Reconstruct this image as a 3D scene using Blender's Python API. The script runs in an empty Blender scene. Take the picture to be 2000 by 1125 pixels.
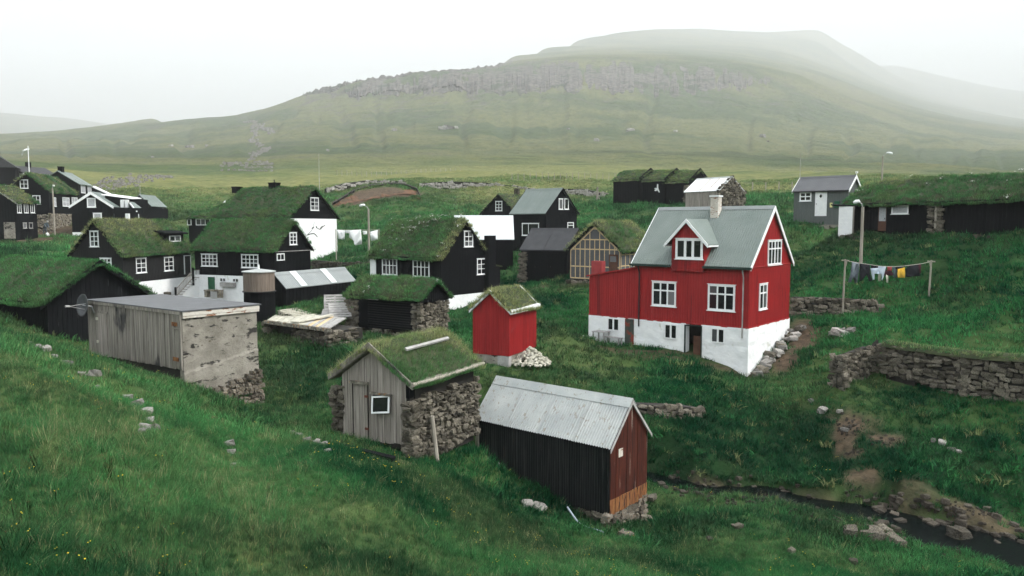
import bpy, bmesh, math, random
import numpy as np
from mathutils import Vector, Matrix
R = math.radians
random.seed(7)
rng = np.random.default_rng(11)
scene = bpy.context.scene
col = scene.collection

# ------------------------------------------------------------------ camera, sky, sun, exposure
FPX, HZ = 1500.0, 440.0                       # focal length and horizon row in a 2000 x 1125 frame
PITCH = math.atan((562.5 - HZ) / FPX)
cam_d = bpy.data.cameras.new('camera'); cam = bpy.data.objects.new('camera', cam_d); col.objects.link(cam)
cam_d.sensor_width = 36; cam_d.lens = 36 * FPX / 2000; cam_d.clip_start = .1; cam_d.clip_end = 40000
cam.rotation_euler = (math.pi / 2 - PITCH, 0, 0)
scene.camera = cam

SUN_EL, SUN_AZ = 46, 104                        # degrees; azimuth measured from the view direction towards the right
world = bpy.data.worlds.new('World'); scene.world = world; world.use_nodes = True
wn = world.node_tree.nodes; wl = world.node_tree.links
sky = wn.new('ShaderNodeTexSky'); sky.sky_type = 'NISHITA'; sky.sun_disc = False
sky.sun_elevation = R(SUN_EL); sky.sun_rotation = R(SUN_AZ); sky.dust_density = 4; sky.air_density = 1.0
mixw = wn.new('ShaderNodeMix'); mixw.data_type = 'RGBA'; mixw.inputs[0].default_value = .9
wl.new(sky.outputs[0], mixw.inputs[6]); mixw.inputs[7].default_value = (9.6, 10.1, 10.5, 1)   # closed cloud deck
bg = wn['Background']; bg.inputs[1].default_value = .05
wl.new(mixw.outputs[2], bg.inputs[0])
sun_d = bpy.data.lights.new('sun', 'SUN'); sun_d.energy = 1.5; sun_d.angle = R(14); sun_d.color = (1, .97, .92)
sun = bpy.data.objects.new('sun', sun_d); col.objects.link(sun)
sv = Vector((math.sin(R(SUN_AZ)) * math.cos(R(SUN_EL)), math.cos(R(SUN_AZ)) * math.cos(R(SUN_EL)), math.sin(R(SUN_EL))))
sun.rotation_euler = sv.to_track_quat('Z', 'Y').to_euler()
vs = scene.view_settings; vs.view_transform = 'Standard'; vs.look = 'None'; vs.exposure = 2.15; vs.gamma = 1
scene.cycles.use_denoising = True; scene.cycles.adaptive_threshold = .03
scene.cycles.max_bounces = 5; scene.cycles.diffuse_bounces = 2; scene.cycles.volume_bounces = 1
scene.cycles.transparent_max_bounces = 4; scene.cycles.use_fast_gi = False

# ------------------------------------------------------------------ small helpers
def ray(px, py):
    c, s = math.cos(PITCH), math.sin(PITCH)
    x, u = (px - 1000) / FPX, (562.5 - py) / FPX
    return np.array([x, c + u * s, -s + u * c])
def at(px, py, Y):
    r = ray(px, py); return r * (Y / r[1])
def tag(o, label=None, cat=None, group=None, kind=None):
    if label: o['label'] = label
    if cat: o['category'] = cat
    if group: o['group'] = group
    if kind: o['kind'] = kind
    return o
def empty(name, loc=(0, 0, 0), rz=0):
    o = bpy.data.objects.new(name, None); col.objects.link(o)
    o.location = loc; o.rotation_euler = (0, 0, rz); o.empty_display_size = .3
    return o
def link(name, me, parent=None, mat=None):
    o = bpy.data.objects.new(name, me); col.objects.link(o)
    if parent is not None: o.parent = parent
    if mat is not None and not me.materials: me.materials.append(mat)
    return o
class MB:
    """collects faces; build() links them as one mesh object"""
    def __init__(s, f=None): s.v = []; s.f = []; s.m = f or (lambda p: p); s.sm = False
    def poly(s, pts):
        i = len(s.v); s.v += [tuple(s.m(p)) for p in pts]; s.f.append(tuple(range(i, i + len(pts)))); return s
    def ob(s, o, a, b, c):
        o, a, b, c = (np.array(k, float) for k in (o, a, b, c)); i = len(s.v)
        s.v += [tuple(s.m(p)) for p in (o, o + a, o + a + b, o + b, o + c, o + a + c, o + a + b + c, o + b + c)]
        s.f += [tuple(i + k for k in q) for q in ((0, 3, 2, 1), (4, 5, 6, 7), (0, 1, 5, 4), (1, 2, 6, 5), (2, 3, 7, 6), (3, 0, 4, 7))]
        return s
    def box(s, p, q):
        p, q = np.array(p, float), np.array(q, float); d = q - p
        return s.ob(p, (d[0], 0, 0), (0, d[1], 0), (0, 0, d[2]))
    def prism(s, poly, vec):
        n = len(poly); i = len(s.v); vec = np.array(vec, float)
        s.v += [tuple(s.m(np.array(p, float))) for p in poly] + [tuple(s.m(np.array(p, float) + vec)) for p in poly]
        s.f += [tuple(range(i, i + n))[::-1], tuple(range(i + n, i + 2 * n))]
        s.f += [(i + k, i + (k + 1) % n, i + n + (k + 1) % n, i + n + k) for k in range(n)]
        return s
    def tube(s, path, r, n=8, cap=True):
        path = [np.array(p, float) for p in path]; m = len(path); rs = r if hasattr(r, '__len__') else [r] * m; i = len(s.v)
        for k in range(m):
            d = path[min(k + 1, m - 1)] - path[max(k - 1, 0)]; d /= np.linalg.norm(d) + 1e-9
            a = np.cross(d, (0, 0, 1) if abs(d[2]) < .9 else (1, 0, 0)); a /= np.linalg.norm(a); b = np.cross(d, a)
            for j in range(n):
                t = 2 * math.pi * j / n; s.v.append(tuple(s.m(path[k] + rs[k] * (math.cos(t) * a + math.sin(t) * b))))
        for k in range(m - 1):
            for j in range(n):
                s.f.append((i + k * n + j, i + k * n + (j + 1) % n, i + (k + 1) * n + (j + 1) % n, i + (k + 1) * n + j))
        if cap: s.f += [tuple(range(i, i + n))[::-1], tuple(range(i + (m - 1) * n, i + m * n))]
        return s
    def grid(s, fn, nu, nv):
        i = len(s.v)
        for a in range(nu + 1):
            for b in range(nv + 1): s.v.append(tuple(s.m(np.array(fn(a / nu, b / nv), float))))
        for a in range(nu):
            for b in range(nv):
                k = i + a * (nv + 1) + b; s.f.append((k, k + nv + 1, k + nv + 2, k + 1))
        return s
    def mesh(s, name):
        me = bpy.data.meshes.new(name); me.from_pydata(s.v, [], s.f); me.update()
        if s.sm: me.shade_smooth()
        return me
    def build(s, name, mat, parent=None): return link(name, s.mesh(name), parent, mat)

def smooth(e0, e1, x):
    t = np.clip((x - e0) / (e1 - e0), 0, 1); return t * t * (3 - 2 * t)
def _h(ix, iy, seed):
    n = (ix.astype(np.int64) * 374761393 + iy.astype(np.int64) * 668265263 + seed * 974634777) & 0x7fffffff
    n = ((n ^ (n >> 13)) * 1274126177) & 0x7fffffff
    return ((n ^ (n >> 16)) & 0xffff) / 65535.0
def vnoise(x, y, seed=0):
    x = np.asarray(x, float); y = np.asarray(y, float)
    ix, iy = np.floor(x), np.floor(y); fx, fy = x - ix, y - iy
    fx = fx * fx * (3 - 2 * fx); fy = fy * fy * (3 - 2 * fy); ix = ix.astype(np.int64); iy = iy.astype(np.int64)
    a, b, c, d = _h(ix, iy, seed), _h(ix + 1, iy, seed), _h(ix, iy + 1, seed), _h(ix + 1, iy + 1, seed)
    return (a * (1 - fx) + b * fx) * (1 - fy) + (c * (1 - fx) + d * fx) * fy
def fbm(x, y, seed=0, o=4):
    t = 0; w = .5; n = 0
    for k in range(o):
        t = t + w * vnoise(x * 2 ** k + 13.7 * k, y * 2 ** k - 7.1 * k, seed + k); n += w; w *= .5
    return t / n

# ------------------------------------------------------------------ materials
def _new(name):
    m = bpy.data.materials.new(name); m.use_nodes = True
    nt = m.node_tree; return m, nt, nt.nodes, nt.links, nt.nodes['Principled BSDF']
def nmat(name, c1, c2=None, scale=3., detail=5., rough=.75, bump=0., bscale=None, stretch=(1, 1, 1), lo=.35, hi=.65,
         rnd=0., spec=.3, metal=0., stain=None, world=False):
    """colour noise between c1 and c2, per-object brightness, bump, and optional stains (colour, scale, threshold, stretch)"""
    m, nt, N, L, P = _new(name); c2 = c2 or c1
    if world: src = N.new('ShaderNodeNewGeometry').outputs['Position']
    else: src = N.new('ShaderNodeTexCoord').outputs['Object']
    oi = N.new('ShaderNodeObjectInfo')
    off = N.new('ShaderNodeVectorMath'); off.operation = 'MULTIPLY_ADD'; off.inputs[1].default_value = (1, 1, 1)
    cmb = N.new('ShaderNodeCombineXYZ'); mul = N.new('ShaderNodeMath'); mul.operation = 'MULTIPLY'; mul.inputs[1].default_value = 37 if not world else 0
    L.new(oi.outputs['Random'], mul.inputs[0])
    for k in range(3): L.new(mul.outputs[0], cmb.inputs[k])
    L.new(src, off.inputs[0]); L.new(cmb.outputs[0], off.inputs[2])
    def noise(sc, st, det, lo_, hi_):
        mp = N.new('ShaderNodeMapping'); mp.inputs['Scale'].default_value = st; L.new(off.outputs[0], mp.inputs[0])
        t = N.new('ShaderNodeTexNoise'); t.inputs['Scale'].default_value = sc; t.inputs['Detail'].default_value = det; t.inputs['Roughness'].default_value = .62
        L.new(mp.outputs[0], t.inputs['Vector'])
        r = N.new('ShaderNodeMapRange'); r.inputs[1].default_value = lo_; r.inputs[2].default_value = hi_; L.new(t.outputs[0], r.inputs[0])
        return t, r
    t, r = noise(scale, stretch, detail, lo, hi)
    mx = N.new('ShaderNodeMix'); mx.data_type = 'RGBA'; L.new(r.outputs[0], mx.inputs[0])
    mx.inputs[6].default_value = (*c1, 1); mx.inputs[7].default_value = (*c2, 1); out = mx.outputs[2]
    for st in (stain or []):
        _, r2 = noise(st[1], st[3], 5, st[2], st[2] + .06)
        m2 = N.new('ShaderNodeMix'); m2.data_type = 'RGBA'; L.new(r2.outputs[0], m2.inputs[0]); L.new(out, m2.inputs[6]); m2.inputs[7].default_value = (*st[0], 1); out = m2.outputs[2]
    if rnd:
        mr = N.new('ShaderNodeMapRange'); mr.inputs[3].default_value = 1 - rnd; mr.inputs[4].default_value = 1 + rnd; L.new(oi.outputs['Random'], mr.inputs[0])
        vm = N.new('ShaderNodeVectorMath'); vm.operation = 'SCALE'; L.new(out, vm.inputs[0]); L.new(mr.outputs[0], vm.inputs[3]); out = vm.outputs[0]
    L.new(out, P.inputs['Base Color'])
    P.inputs['Roughness'].default_value = rough; P.inputs['Specular IOR Level'].default_value = spec; P.inputs['Metallic'].default_value = metal
    if bump:
        tb = t
        if bscale: tb, _ = noise(bscale, stretch, 6, 0, 1)
        b = N.new('ShaderNodeBump'); b.inputs['Strength'].default_value = bump; b.inputs['Distance'].default_value = .03
        L.new(tb.outputs[0], b.inputs['Height']); L.new(b.outputs[0], P.inputs['Normal'])
    return m
STK = (9, 9, .8)
M = dict(
    tar=nmat('tarred_wood', (.0018, .0022, .0032), (.0055, .0062, .0078), 3, 5, .8, .3, stretch=STK, rnd=.15, spec=.08),
    tar_old=nmat('weathered_tarred_wood', (.002, .0026, .0036), (.009, .010, .012), 2.2, 6, .85, .4, stretch=(9, 9, .5), spec=.12, stain=[((.09, .09, .095), 2.5, .66, (7, 7, .35))]),
    brownwood=nmat('brown_black_wood', (.006, .006, .0068), (.013, .0125, .0132), 3, 5, .8, .3, stretch=STK),
    white=nmat('white_paint', (.76, .77, .78), (.83, .84, .84), 4, 4, .5),
    whitewash=nmat('whitewashed_stone', (.76, .78, .79), (.86, .87, .87), 2.2, 5, .8, 1.0, 3.2, lo=.3, hi=.7, stain=[((.52, .53, .47), 1.6, .64, (1, 1, .7))]),
    red=nmat('red_painted_boards', (.235, .010, .012), (.345, .019, .020), 1.3, 7, .55, .15, stretch=(5, 5, .5), stain=[((.38, .045, .04), 3.5, .66, (7, 7, .35)), ((.17, .009, .011), .8, .59, (3, 3, .4))]),
    glass=None,
    greenroof=nmat('green_painted_metal', (.135, .168, .155), (.168, .20, .186), .9, 5, .5, stain=[((.28, .32, .30), 5, .70, (1, 1, 1))]),
    greymetal=nmat('grey_metal_roof', (.20, .22, .22), (.25, .27, .27), 1.2, 5, .45),
    darkroof=nmat('dark_felt_roof', (.028, .029, .033), (.045, .046, .05), 2, 5, .7),
    zinc=nmat('weathered_zinc', (.30, .325, .325), (.42, .44, .43), 1.1, 7, .55, stain=[((.26, .25, .21), 3, .58, (3, 3, .6)), ((.20, .15, .10), 4, .68, (3, 3, .8))]),
    skylight=nmat('translucent_sheet', (.55, .58, .6), (.62, .65, .66), 3, 4, .3),
    concrete=nmat('patched_concrete', (.175, .16, .135), (.30, .28, .24), 1.6, 9, .9, .8, 12, stain=[((.03, .028, .025), 2.3, .56, (1.0, 1.0, 2.4)), ((.10, .085, .06), 5, .64, (1, 1, 1.6)), ((.44, .43, .40), 1.3, .66, (.6, .6, 3.0))]),
    greywood=nmat('silvered_boards', (.17, .15, .13), (.37, .335, .30), 1.6, 7, .85, .5, stretch=(10, 10, .45), rnd=.13),
    palewood=nmat('fresh_timber', (.52, .38, .21), (.62, .48, .29), 4, 4, .6),
    oldwood=nmat('old_stained_boards', (.13, .118, .10), (.31, .285, .25), 1.3, 8, .88, .5, stretch=(9, 9, .45), rnd=.0, stain=[((.04, .039, .039), .55, .55, (1.0, 1.0, .5)), ((.06, .055, .05), 2.0, .62, (8, 8, .3))], world=True),
    bleached=nmat('bleached_planks', (.36, .345, .28), (.54, .52, .44), 2, 6, .8, .3, stretch=(2, 2, 6), rnd=.12, stain=[((.33, .30, .22), 3, .63, (1, 1, 1))]),
    greyplank=nmat('grey_planks', (.28, .27, .26), (.42, .41, .40), 3, 5, .85, .3, rnd=.15),
    oxide=nmat('red_oxide_iron', (.042, .011, .008), (.075, .019, .011), 1.8, 6, .75, .2, stretch=(5, 5, .6), spec=.15, stain=[((.016, .007, .006), 1.6, .545, (6, 6, .3)), ((.55, .48, .40), 1.5, .645, (7, 7, .26))], world=True),
    rust=nmat('orange_rust', (.15, .05, .016), (.27, .125, .045), 3.2, 7, .85, .4, stretch=(3, 3, 1), stain=[((.035, .014, .009), 3, .52, (5, 5, .7))], world=True),
    ironside=nmat('tarred_corrugated_iron', (.006, .008, .008), (.017, .019, .019), 1.6, 6, .7, stretch=(6, 6, .4), spec=.15, stain=[((.045, .046, .045), 2.2, .57, (13, 13, .22)), ((.10, .05, .018), .9, .69, (5, 5, .5))], world=True),
    rustwhite=nmat('rust_stained_white', (.50, .46, .40), (.66, .63, .58), 2, 6, .7, .2, stain=[((.22, .085, .035), 2.6, .56, (1.5, 1.5, 5)), ((.10, .045, .03), 3.2, .66, (2, 2, 5))]),
    stone=nmat('basalt_stone', (.035, .032, .026), (.23, .205, .165), 5.0, 7, .95, .9, 11, rnd=.62, spec=.15, stain=[((.10, .085, .035), 3.2, .60, (1, 1, 1)), ((.34, .33, .29), 4.4, .66, (1, 1, 1))]),
    palestone=nmat('pale_stone', (.14, .13, .118), (.36, .345, .32), 5, 7, .92, .7, 11, rnd=.45),
    lichen=nmat('lichen_stone', (.05, .045, .036), (.25, .23, .19), 6, 7, .92, .8, 11, rnd=.5, stain=[((.30, .12, .018), 7.5, .58, (1, 1, 1)), ((.48, .46, .41), 6.5, .62, (1, 1, 1))]),
    core=nmat('wall_core', (.018, .017, .015), (.035, .032, .028), 4, 4, 1),
    cliff=nmat('basalt_cliff', (.016, .015, .014), (.17, .152, .14), .075, 9, .97, 0, stretch=(1.6, 1.6, .35), spec=.1, stain=[((.022, .038, .013), .022, .55, (1, 1, 1.7)), ((.022, .038, .013), .07, .60, (1, 1, 2.5))], world=True),
    greypaint=nmat('grey_green_paint', (.085, .098, .095), (.105, .118, .113), 1.5, 5, .6, stretch=(4, 4, .6)),
    slate=nmat('grey_sheet_roof', (.075, .078, .085), (.10, .103, .11), 1.5, 5, .5),
    green=nmat('green_paint', (.012, .085, .04), (.016, .10, .048), 3, 4, .5),
    darkgreen=nmat('dark_green_trim', (.016, .03, .026), (.022, .038, .033), 3, 4, .4),
    peeling=nmat('peeling_door_paint', (.035, .05, .04), (.06, .07, .055), 2, 5, .7, stain=[((.22, .035, .02), 2.4, .55, (1, 1, 1)), ((.12, .10, .08), 5, .62, (1, 1, 1))]),
    pebble=nmat('stream_stone', (.022, .019, .015), (.105, .09, .072), 5, 7, .9, .8, 11, rnd=.5, spec=.2),
    scar=nmat('raw_earth', (.075, .034, .018), (.155, .08, .04), 1.2, 7, .95, .6, stretch=(1, 1, 2.5), stain=[((.03, .022, .016), .9, .60, (1, 1, 2))], world=True),
    brown=nmat('brown_door_wood', (.07, .03, .018), (.10, .045, .026), 3, 5, .6),
    steel=nmat('galvanised_steel', (.32, .33, .33), (.42, .43, .43), 4, 4, .45, metal=.4),
    dish=nmat('grey_dish', (.055, .058, .065), (.07, .073, .08), 4, 3, .5),
    postwood=nmat('grey_post_wood', (.24, .215, .18), (.36, .33, .28), 3, 6, .85, .4, stretch=(6, 6, .6)),
    earth=nmat('bare_earth', (.075, .05, .033), (.15, .105, .072), 2.5, 7, .95, .6),
    yellow=nmat('yellow_cotton', (.62, .36, .035), (.68, .41, .05), 5, 4, .9),
    denim=nmat('faded_denim', (.06, .075, .095), (.17, .20, .23), 3, 5, .9),
    darkcloth=nmat('black_cotton', (.009, .010, .014), (.014, .015, .02), 4, 4, .95),
    slatecloth=nmat('slate_cotton', (.05, .075, .085), (.065, .09, .10), 4, 4, .95),
    bluecloth=nmat('pale_blue_cotton', (.40, .48, .58), (.50, .57, .65), 4, 4, .95),
    redcloth=nmat('red_cotton', (.27, .045, .05), (.33, .06, .06), 4, 4, .95),
    maroon=nmat('maroon_cotton', (.035, .008, .014), (.05, .012, .018), 4, 4, .95),
    cream=nmat('cream_cotton', (.42, .42, .34), (.5, .5, .42), 4, 4, .95),
    sheet=nmat('white_linen', (.74, .75, .76), (.8, .81, .81), 4, 4, .95),
    rope=nmat('pale_rope', (.42, .40, .34), (.5, .48, .42), 9, 3, .9),
    skin=nmat('skin', (.45, .27, .2), (.48, .3, .22), 4, 3, .6),
    wool=nmat('sheep_wool', (.55, .53, .48), (.68, .66, .6), 6, 5, 1, .5),
    darkwool=nmat('brown_wool', (.05, .04, .035), (.08, .065, .055), 6, 5, 1, .5),
    bin=nmat('dark_plastic', (.012, .013, .015), (.016, .017, .02), 4, 3, .5),
    blackmetal=nmat('black_metal', (.012, .013, .015), (.02, .02, .022), 4, 4, .5),
    copper=nmat('rusty_box', (.11, .035, .022), (.15, .05, .03), 3, 5, .7),
    plasticgreen=nmat('green_plastic', (.008, .075, .035), (.01, .09, .045), 4, 3, .4),
    signyellow=nmat('pale_yellow_sign', (.62, .58, .25), (.66, .62, .3), 4, 3, .5),
    pipe=nmat('pale_blue_pipe', (.28, .33, .40), (.34, .40, .46), 4, 3, .35),
    curtain=nmat('lace_curtain', (.30, .31, .33), (.42, .43, .45), 9, 5, .9),
    tank=nmat('tank_staves', (.10, .078, .062), (.21, .17, .14), 2, 6, .85, .4, stretch=(14, 14, .4)),
)
def glass_mat():
    m, nt, N, L, P = _new('window_glass')
    oi = N.new('ShaderNodeObjectInfo'); r = N.new('ShaderNodeValToRGB')
    r.color_ramp.elements[0].color = (.008, .009, .011, 1); r.color_ramp.elements[1].color = (.05, .053, .058, 1)
    e = r.color_ramp.elements.new(.7); e.color = (.014, .015, .018, 1); e = r.color_ramp.elements.new(.9); e.color = (.16, .165, .17, 1)
    L.new(oi.outputs['Random'], r.inputs[0]); L.new(r.outputs[0], P.inputs['Base Color'])
    P.inputs['Roughness'].default_value = .08; P.inputs['Specular IOR Level'].default_value = .5
    return m
M['glass'] = glass_mat()
# ------------------------------------------------------------------ terrain: surveyed points (image column, row, depth) joined by a smooth surface
CP = '''0,1125,7.2 300,1125,8.6 600,1125,10.6 900,1125,13 1200,1125,15.2 1500,1125,16.4 1800,1125,17.2 0,850,11.5 0,700,16 0,668,19.5 300,850,13.5 600,900,15.5 250,790,16.5
900,1000,17 1100,1080,18 1350,1060,19.2 1500,1005,21 1300,965,23.4 1700,1088,19 1950,1125,18.4 650,840,20.6 720,870,19.8 790,893,19.8 942,880,22.8 942,945,24 1195,1036,20.9 1262,1005,22.2
1000,985,20 1150,1045,19.5 172,694,27 355,748,23.6 503,778,25.4 430,800,22 560,830,21 450,900,16 100,760,14.5 400,1000,11.5 150,1000,9 750,1000,13.6
0,655,25.0 50,666,25.8 100,680,26.4 170,694,27 -60,640,25 30,560,41 960,724,32 1049,694,34 1040,716,32.6 1100,640,38.5 1470,728,36.2 1140,664,42 1545,652,40.4 1300,742,33 1200,706,36.5 1300,850,27.5 1300,925,25
1500,850,29 1500,935,26.4 1400,780,31 1620,900,27 1640,752,30.6 2000,782,27.4 1820,740,29.6 1700,800,28.5 1900,870,26 2000,905,25 1650,850,27.6 1900,960,24.4 1990,1010,23.4 1780,690,32.6 2000,705,29.5
1700,655,36 1800,640,35.5 1900,600,37.5 1560,612,43 1720,612,41.5 1700,560,44 1820,575,42 1900,520,41 1650,478,50.5 1950,474,42 1640,454,52.6 1700,455,50.6 1760,456,48.8 1820,457,46.9 1900,459,44.6 2000,461,42 1800,500,44.5 1740,565,43 1560,432,63 1660,440,60 1600,485,57 1500,435,74 1520,388,92 1450,400,80 1590,560,46
1100,602,47 1080,662,39.5 1000,575,54 1110,549,54 1217,560,51 1040,553,57.5 880,612,51 985,568,57 700,655,43.5 880,642,42.6 820,664,38.6 600,672,38.5 530,656,41 650,665,37.5 557,606,44 690,600,46
503,628,49 340,584,60 460,584,59 420,575,61 560,720,35 600,780,29.5 520,800,26.8 870,730,30 900,800,26 750,700,34 200,570,52 50,500,62 100,470,85 20,470,86 140,446,98 150,458,93 250,450,92
608,502,78 660,489,82 640,530,66 720,520,64 690,480,84 450,405,115 450,352,140 250,352,150 700,402,108 740,362,123 900,382,118 1000,366,128 1160,402,102 1160,381,118 1250,391,95 1400,404,80 1330,400,92 1100,440,84 900,430,92 800,420,98
330,430,104 60,420,108 0,345,135 60,335,140 300,380,118
700,332,172 400,322,192 1100,341,150 1100,321,182 1500,361,118 1500,341,160 1900,342,172 1700,346,150 1950,380,90 1800,350,120
1000,290,245 1500,302,235 500,302,225 800,302,214 1200,302,214 1800,312,257 2000,312,268 600,252,320 800,252,300 1000,250,300 1200,250,310 1400,252,320 1600,255,350 1800,255,430 2000,262,470
700,192,422 800,188,412 900,185,402 1000,184,396 1100,178,396 1200,180,400 1300,184,406 1450,172,428 1560,166,470
700,163,434 800,148,426 900,142,418 1000,133,462 1100,125,465 1200,122,470 1300,120,478 1450,132,482 1560,146,492 1100,112,510 1200,106,520 1000,122,500
500,230,520 560,206,500 600,183,470 700,158,450 800,143,446 900,137,455 1000,112,545 1060,97,590 1120,84,640 1180,72,670 1250,62,700 1350,57,725 1450,62,735 1600,60,750 1650,92,800 1740,128,880 1850,160,930 1920,180,920 2000,188,980 2150,205,980
1300,107,515 1300,98,555 1300,88,600 1450,120,515 1450,108,560 1500,96,620 1500,86,660 1400,84,630 1550,108,600 1550,72,710 1620,80,735 1650,118,720 1700,150,690 1750,150,790 1600,140,540 1650,185,500 1750,205,520 1700,180,560 1800,195,640 1900,215,640 1850,190,740 1250,78,625 1400,74,670 1500,74,695 1600,84,690 1180,90,590 1120,98,570 1060,108,540 1850,228,560 1990,235,690 1600,118,650
0,222,720 100,231,760 200,243,900 300,233,500 400,231,470 490,229,440 -120,212,680 0,302,270 200,292,290 400,284,290 0,262,430 250,262,390 450,256,350
-150,660,20.5 -150,850,10.8 -150,1125,6.6 -150,450,90 -150,330,140 2150,1125,19.5 2150,950,24.5 2150,780,26.5 2150,560,33 2150,462,38 2150,345,150'''
pts = [tuple(float(k) for k in s.split(',')) for s in CP.split()]
far_ = lambda Y: Y if Y < 130 else 130 + (Y - 130) * 4.5 if Y < 490 else 1750 + (Y - 490) * 17      # the tops stand well back, in the mist
pts = [(a, b, far_(Y)) for a, b, Y in pts]
c3 = [at(*p) for p in pts]
for px, py, Y in ((-150, 215, 720), (0, 222, 720), (200, 243, 900), (400, 231, 480), (500, 228, 530), (600, 183, 480), (800, 143, 460), (1000, 112, 575), (1120, 84, 670), (1250, 62, 725), (1400, 58, 755), (1600, 60, 780), (1740, 128, 920), (1920, 180, 960), (2150, 205, 1020)):
    for f, dp in ((1.12, 50), (1.45, 150)): c3.append(at(px, py + dp, far_(Y) * f))
for a in np.linspace(-50, 50, 9):
    for rr, zz in ((1.2, -2.3), (2.6, -2.5)):
        c3.append(np.array([rr * math.sin(R(a)), rr * math.cos(R(a)), zz - .18 * rr * (math.sin(R(a)) + .5)]))
c3 = np.array(c3)
def polar(x, y):
    return np.arctan2(x, y), np.log(np.maximum(np.hypot(x, y), .6))
LS, MQ = .5, .006
_t, _l = polar(c3[:, 0], c3[:, 1]); _w = c3[:, 2] / np.exp(_l); A_ = np.stack([_t, _l * LS], 1)
_D = np.sqrt(((A_[:, None] - A_[None]) ** 2).sum(-1) + MQ ** 2); n_ = len(A_)
_P = np.concatenate([np.ones((n_, 1)), A_], 1)
_K = np.block([[_D - 1e-5 * np.eye(n_), _P], [_P.T, np.zeros((3, 3))]])
_c = np.linalg.solve(_K, np.concatenate([_w, np.zeros(3)]))
STREAM = np.array([(17.5, 18.4, -9.15), (14, 20.9, -9.08), (11.4, 23.2, -9.0), (9, 24.6, -8.95), (7, 25.2, -8.9), (5.2, 25.7, -8.8), (3.5, 26.4, -8.6), (1, 27.6, -8.2), (-1.5, 28.8, -7.8), (-5, 30.6, -7.3)])
STREAM[:, 2] -= np.array([.2, .2, .15, .1, .1, .1, .1, .05, 0, 0])
STREAM_W = np.array([1.3, 1.2, 1.0, .85, .75, .65, .7, .6, .5, .4])
def stream_at(x, y):
    best = np.full(np.shape(x), 1e9); zz = np.zeros(np.shape(x)); ww = np.zeros(np.shape(x))
    for k in range(len(STREAM) - 1):
        a, b = STREAM[k], STREAM[k + 1]; d = b[:2] - a[:2]
        t = np.clip(((x - a[0]) * d[0] + (y - a[1]) * d[1]) / (d @ d), 0, 1)
        q = np.hypot(x - a[0] - t * d[0], y - a[1] - t * d[1]); m = q < best
        best = np.where(m, q, best); zz = np.where(m, a[2] + t * (b[2] - a[2]), zz); ww = np.where(m, STREAM_W[k] + t * (STREAM_W[k + 1] - STREAM_W[k]), ww)
    return best, zz, ww
def base_z(x, y):
    sh = np.shape(x); x = np.ravel(np.asarray(x, float)); y = np.ravel(np.asarray(y, float)); o = np.empty(len(x))
    for i in range(0, len(x), 20000):
        t, l = polar(x[i:i + 20000], y[i:i + 20000]); t = np.clip(t, -.85, .85); q = np.stack([t, l * LS], 1)
        d = np.sqrt((q[:, None, 0] - A_[None, :, 0]) ** 2 + (q[:, None, 1] - A_[None, :, 1]) ** 2 + MQ ** 2)
        o[i:i + 20000] = (d @ _c[:n_] + _c[n_] + q @ _c[n_ + 1:]) * np.exp(l)
    return o.reshape(sh)
def gz(x, y):
    x = np.asarray(x, float); y = np.asarray(y, float); z = base_z(x, y); r = np.hypot(x, y)
    b = 0
    for lam, amp, sd in ((.7, .07, 1), (1.9, .24, 2), (5, .32, 3), (13, .4, 4), (36, 1.3, 5), (110, 3, 6), (330, 6, 7)):
        w = smooth(lam / .012, lam / .02, r) if False else 1 - smooth(lam / .022, lam / .012, r)
        w = w * smooth(lam * 1.2, lam * 5, r) * (1 - .75 * smooth(1300, 2200, r))
        b = b + amp * w * (fbm(x / lam, y / lam, sd, 2) - .5) * 2
    b = b + .10 * smooth(60, 200, r) * 3.0 * np.sin(z * .55 + 3 * fbm(x / 30, y / 30, 8, 2))            # sheep terraces
    t_, _ = polar(x, y); gul = 1 - np.abs(2 * fbm(t_ * 26, r / 900, 91, 3) - 1); b = b - 5 * smooth(450, 900, r) * (1 - smooth(1300, 1900, r)) * smooth(.72, .97, gul)          # gullies down the face
    z = z + b * smooth(1.5, 4, r)
    d, zw, hw = stream_at(x, y)
    jag = (fbm(x / 1.1, y / 1.1, 21, 3) - .5)
    bed = zw - .28 + np.maximum(0, d + 1.0 * jag - hw) * 1.5 + .25 * jag
    return np.where(d < 6, np.minimum(z, bed), z)
def blob(x, y, L):
    o = np.zeros(np.shape(x))
    for px, py, Y, rx, ry, s in L:
        k = far_(Y) / Y; p = at(px, py, far_(Y)); u = np.array([p[0], p[1]]); u /= np.linalg.norm(u); rx = rx * k; ry = ry * (4.5 if k > 1 else 1)
        a = (x - p[0]) * u[1] - (y - p[1]) * u[0]; b = (x - p[0]) * u[0] + (y - p[1]) * u[1]
        o = np.maximum(o, s * (1 if Y > 60 or L is not TAN else .42) * (1 - smooth(.55, 1.15, np.hypot(a / rx, b / ry) + .5 * (fbm(x * 1.3 / max(rx, .3), y * 1.3 / max(rx, .3), 31, 3) - .5))))
    return o
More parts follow.
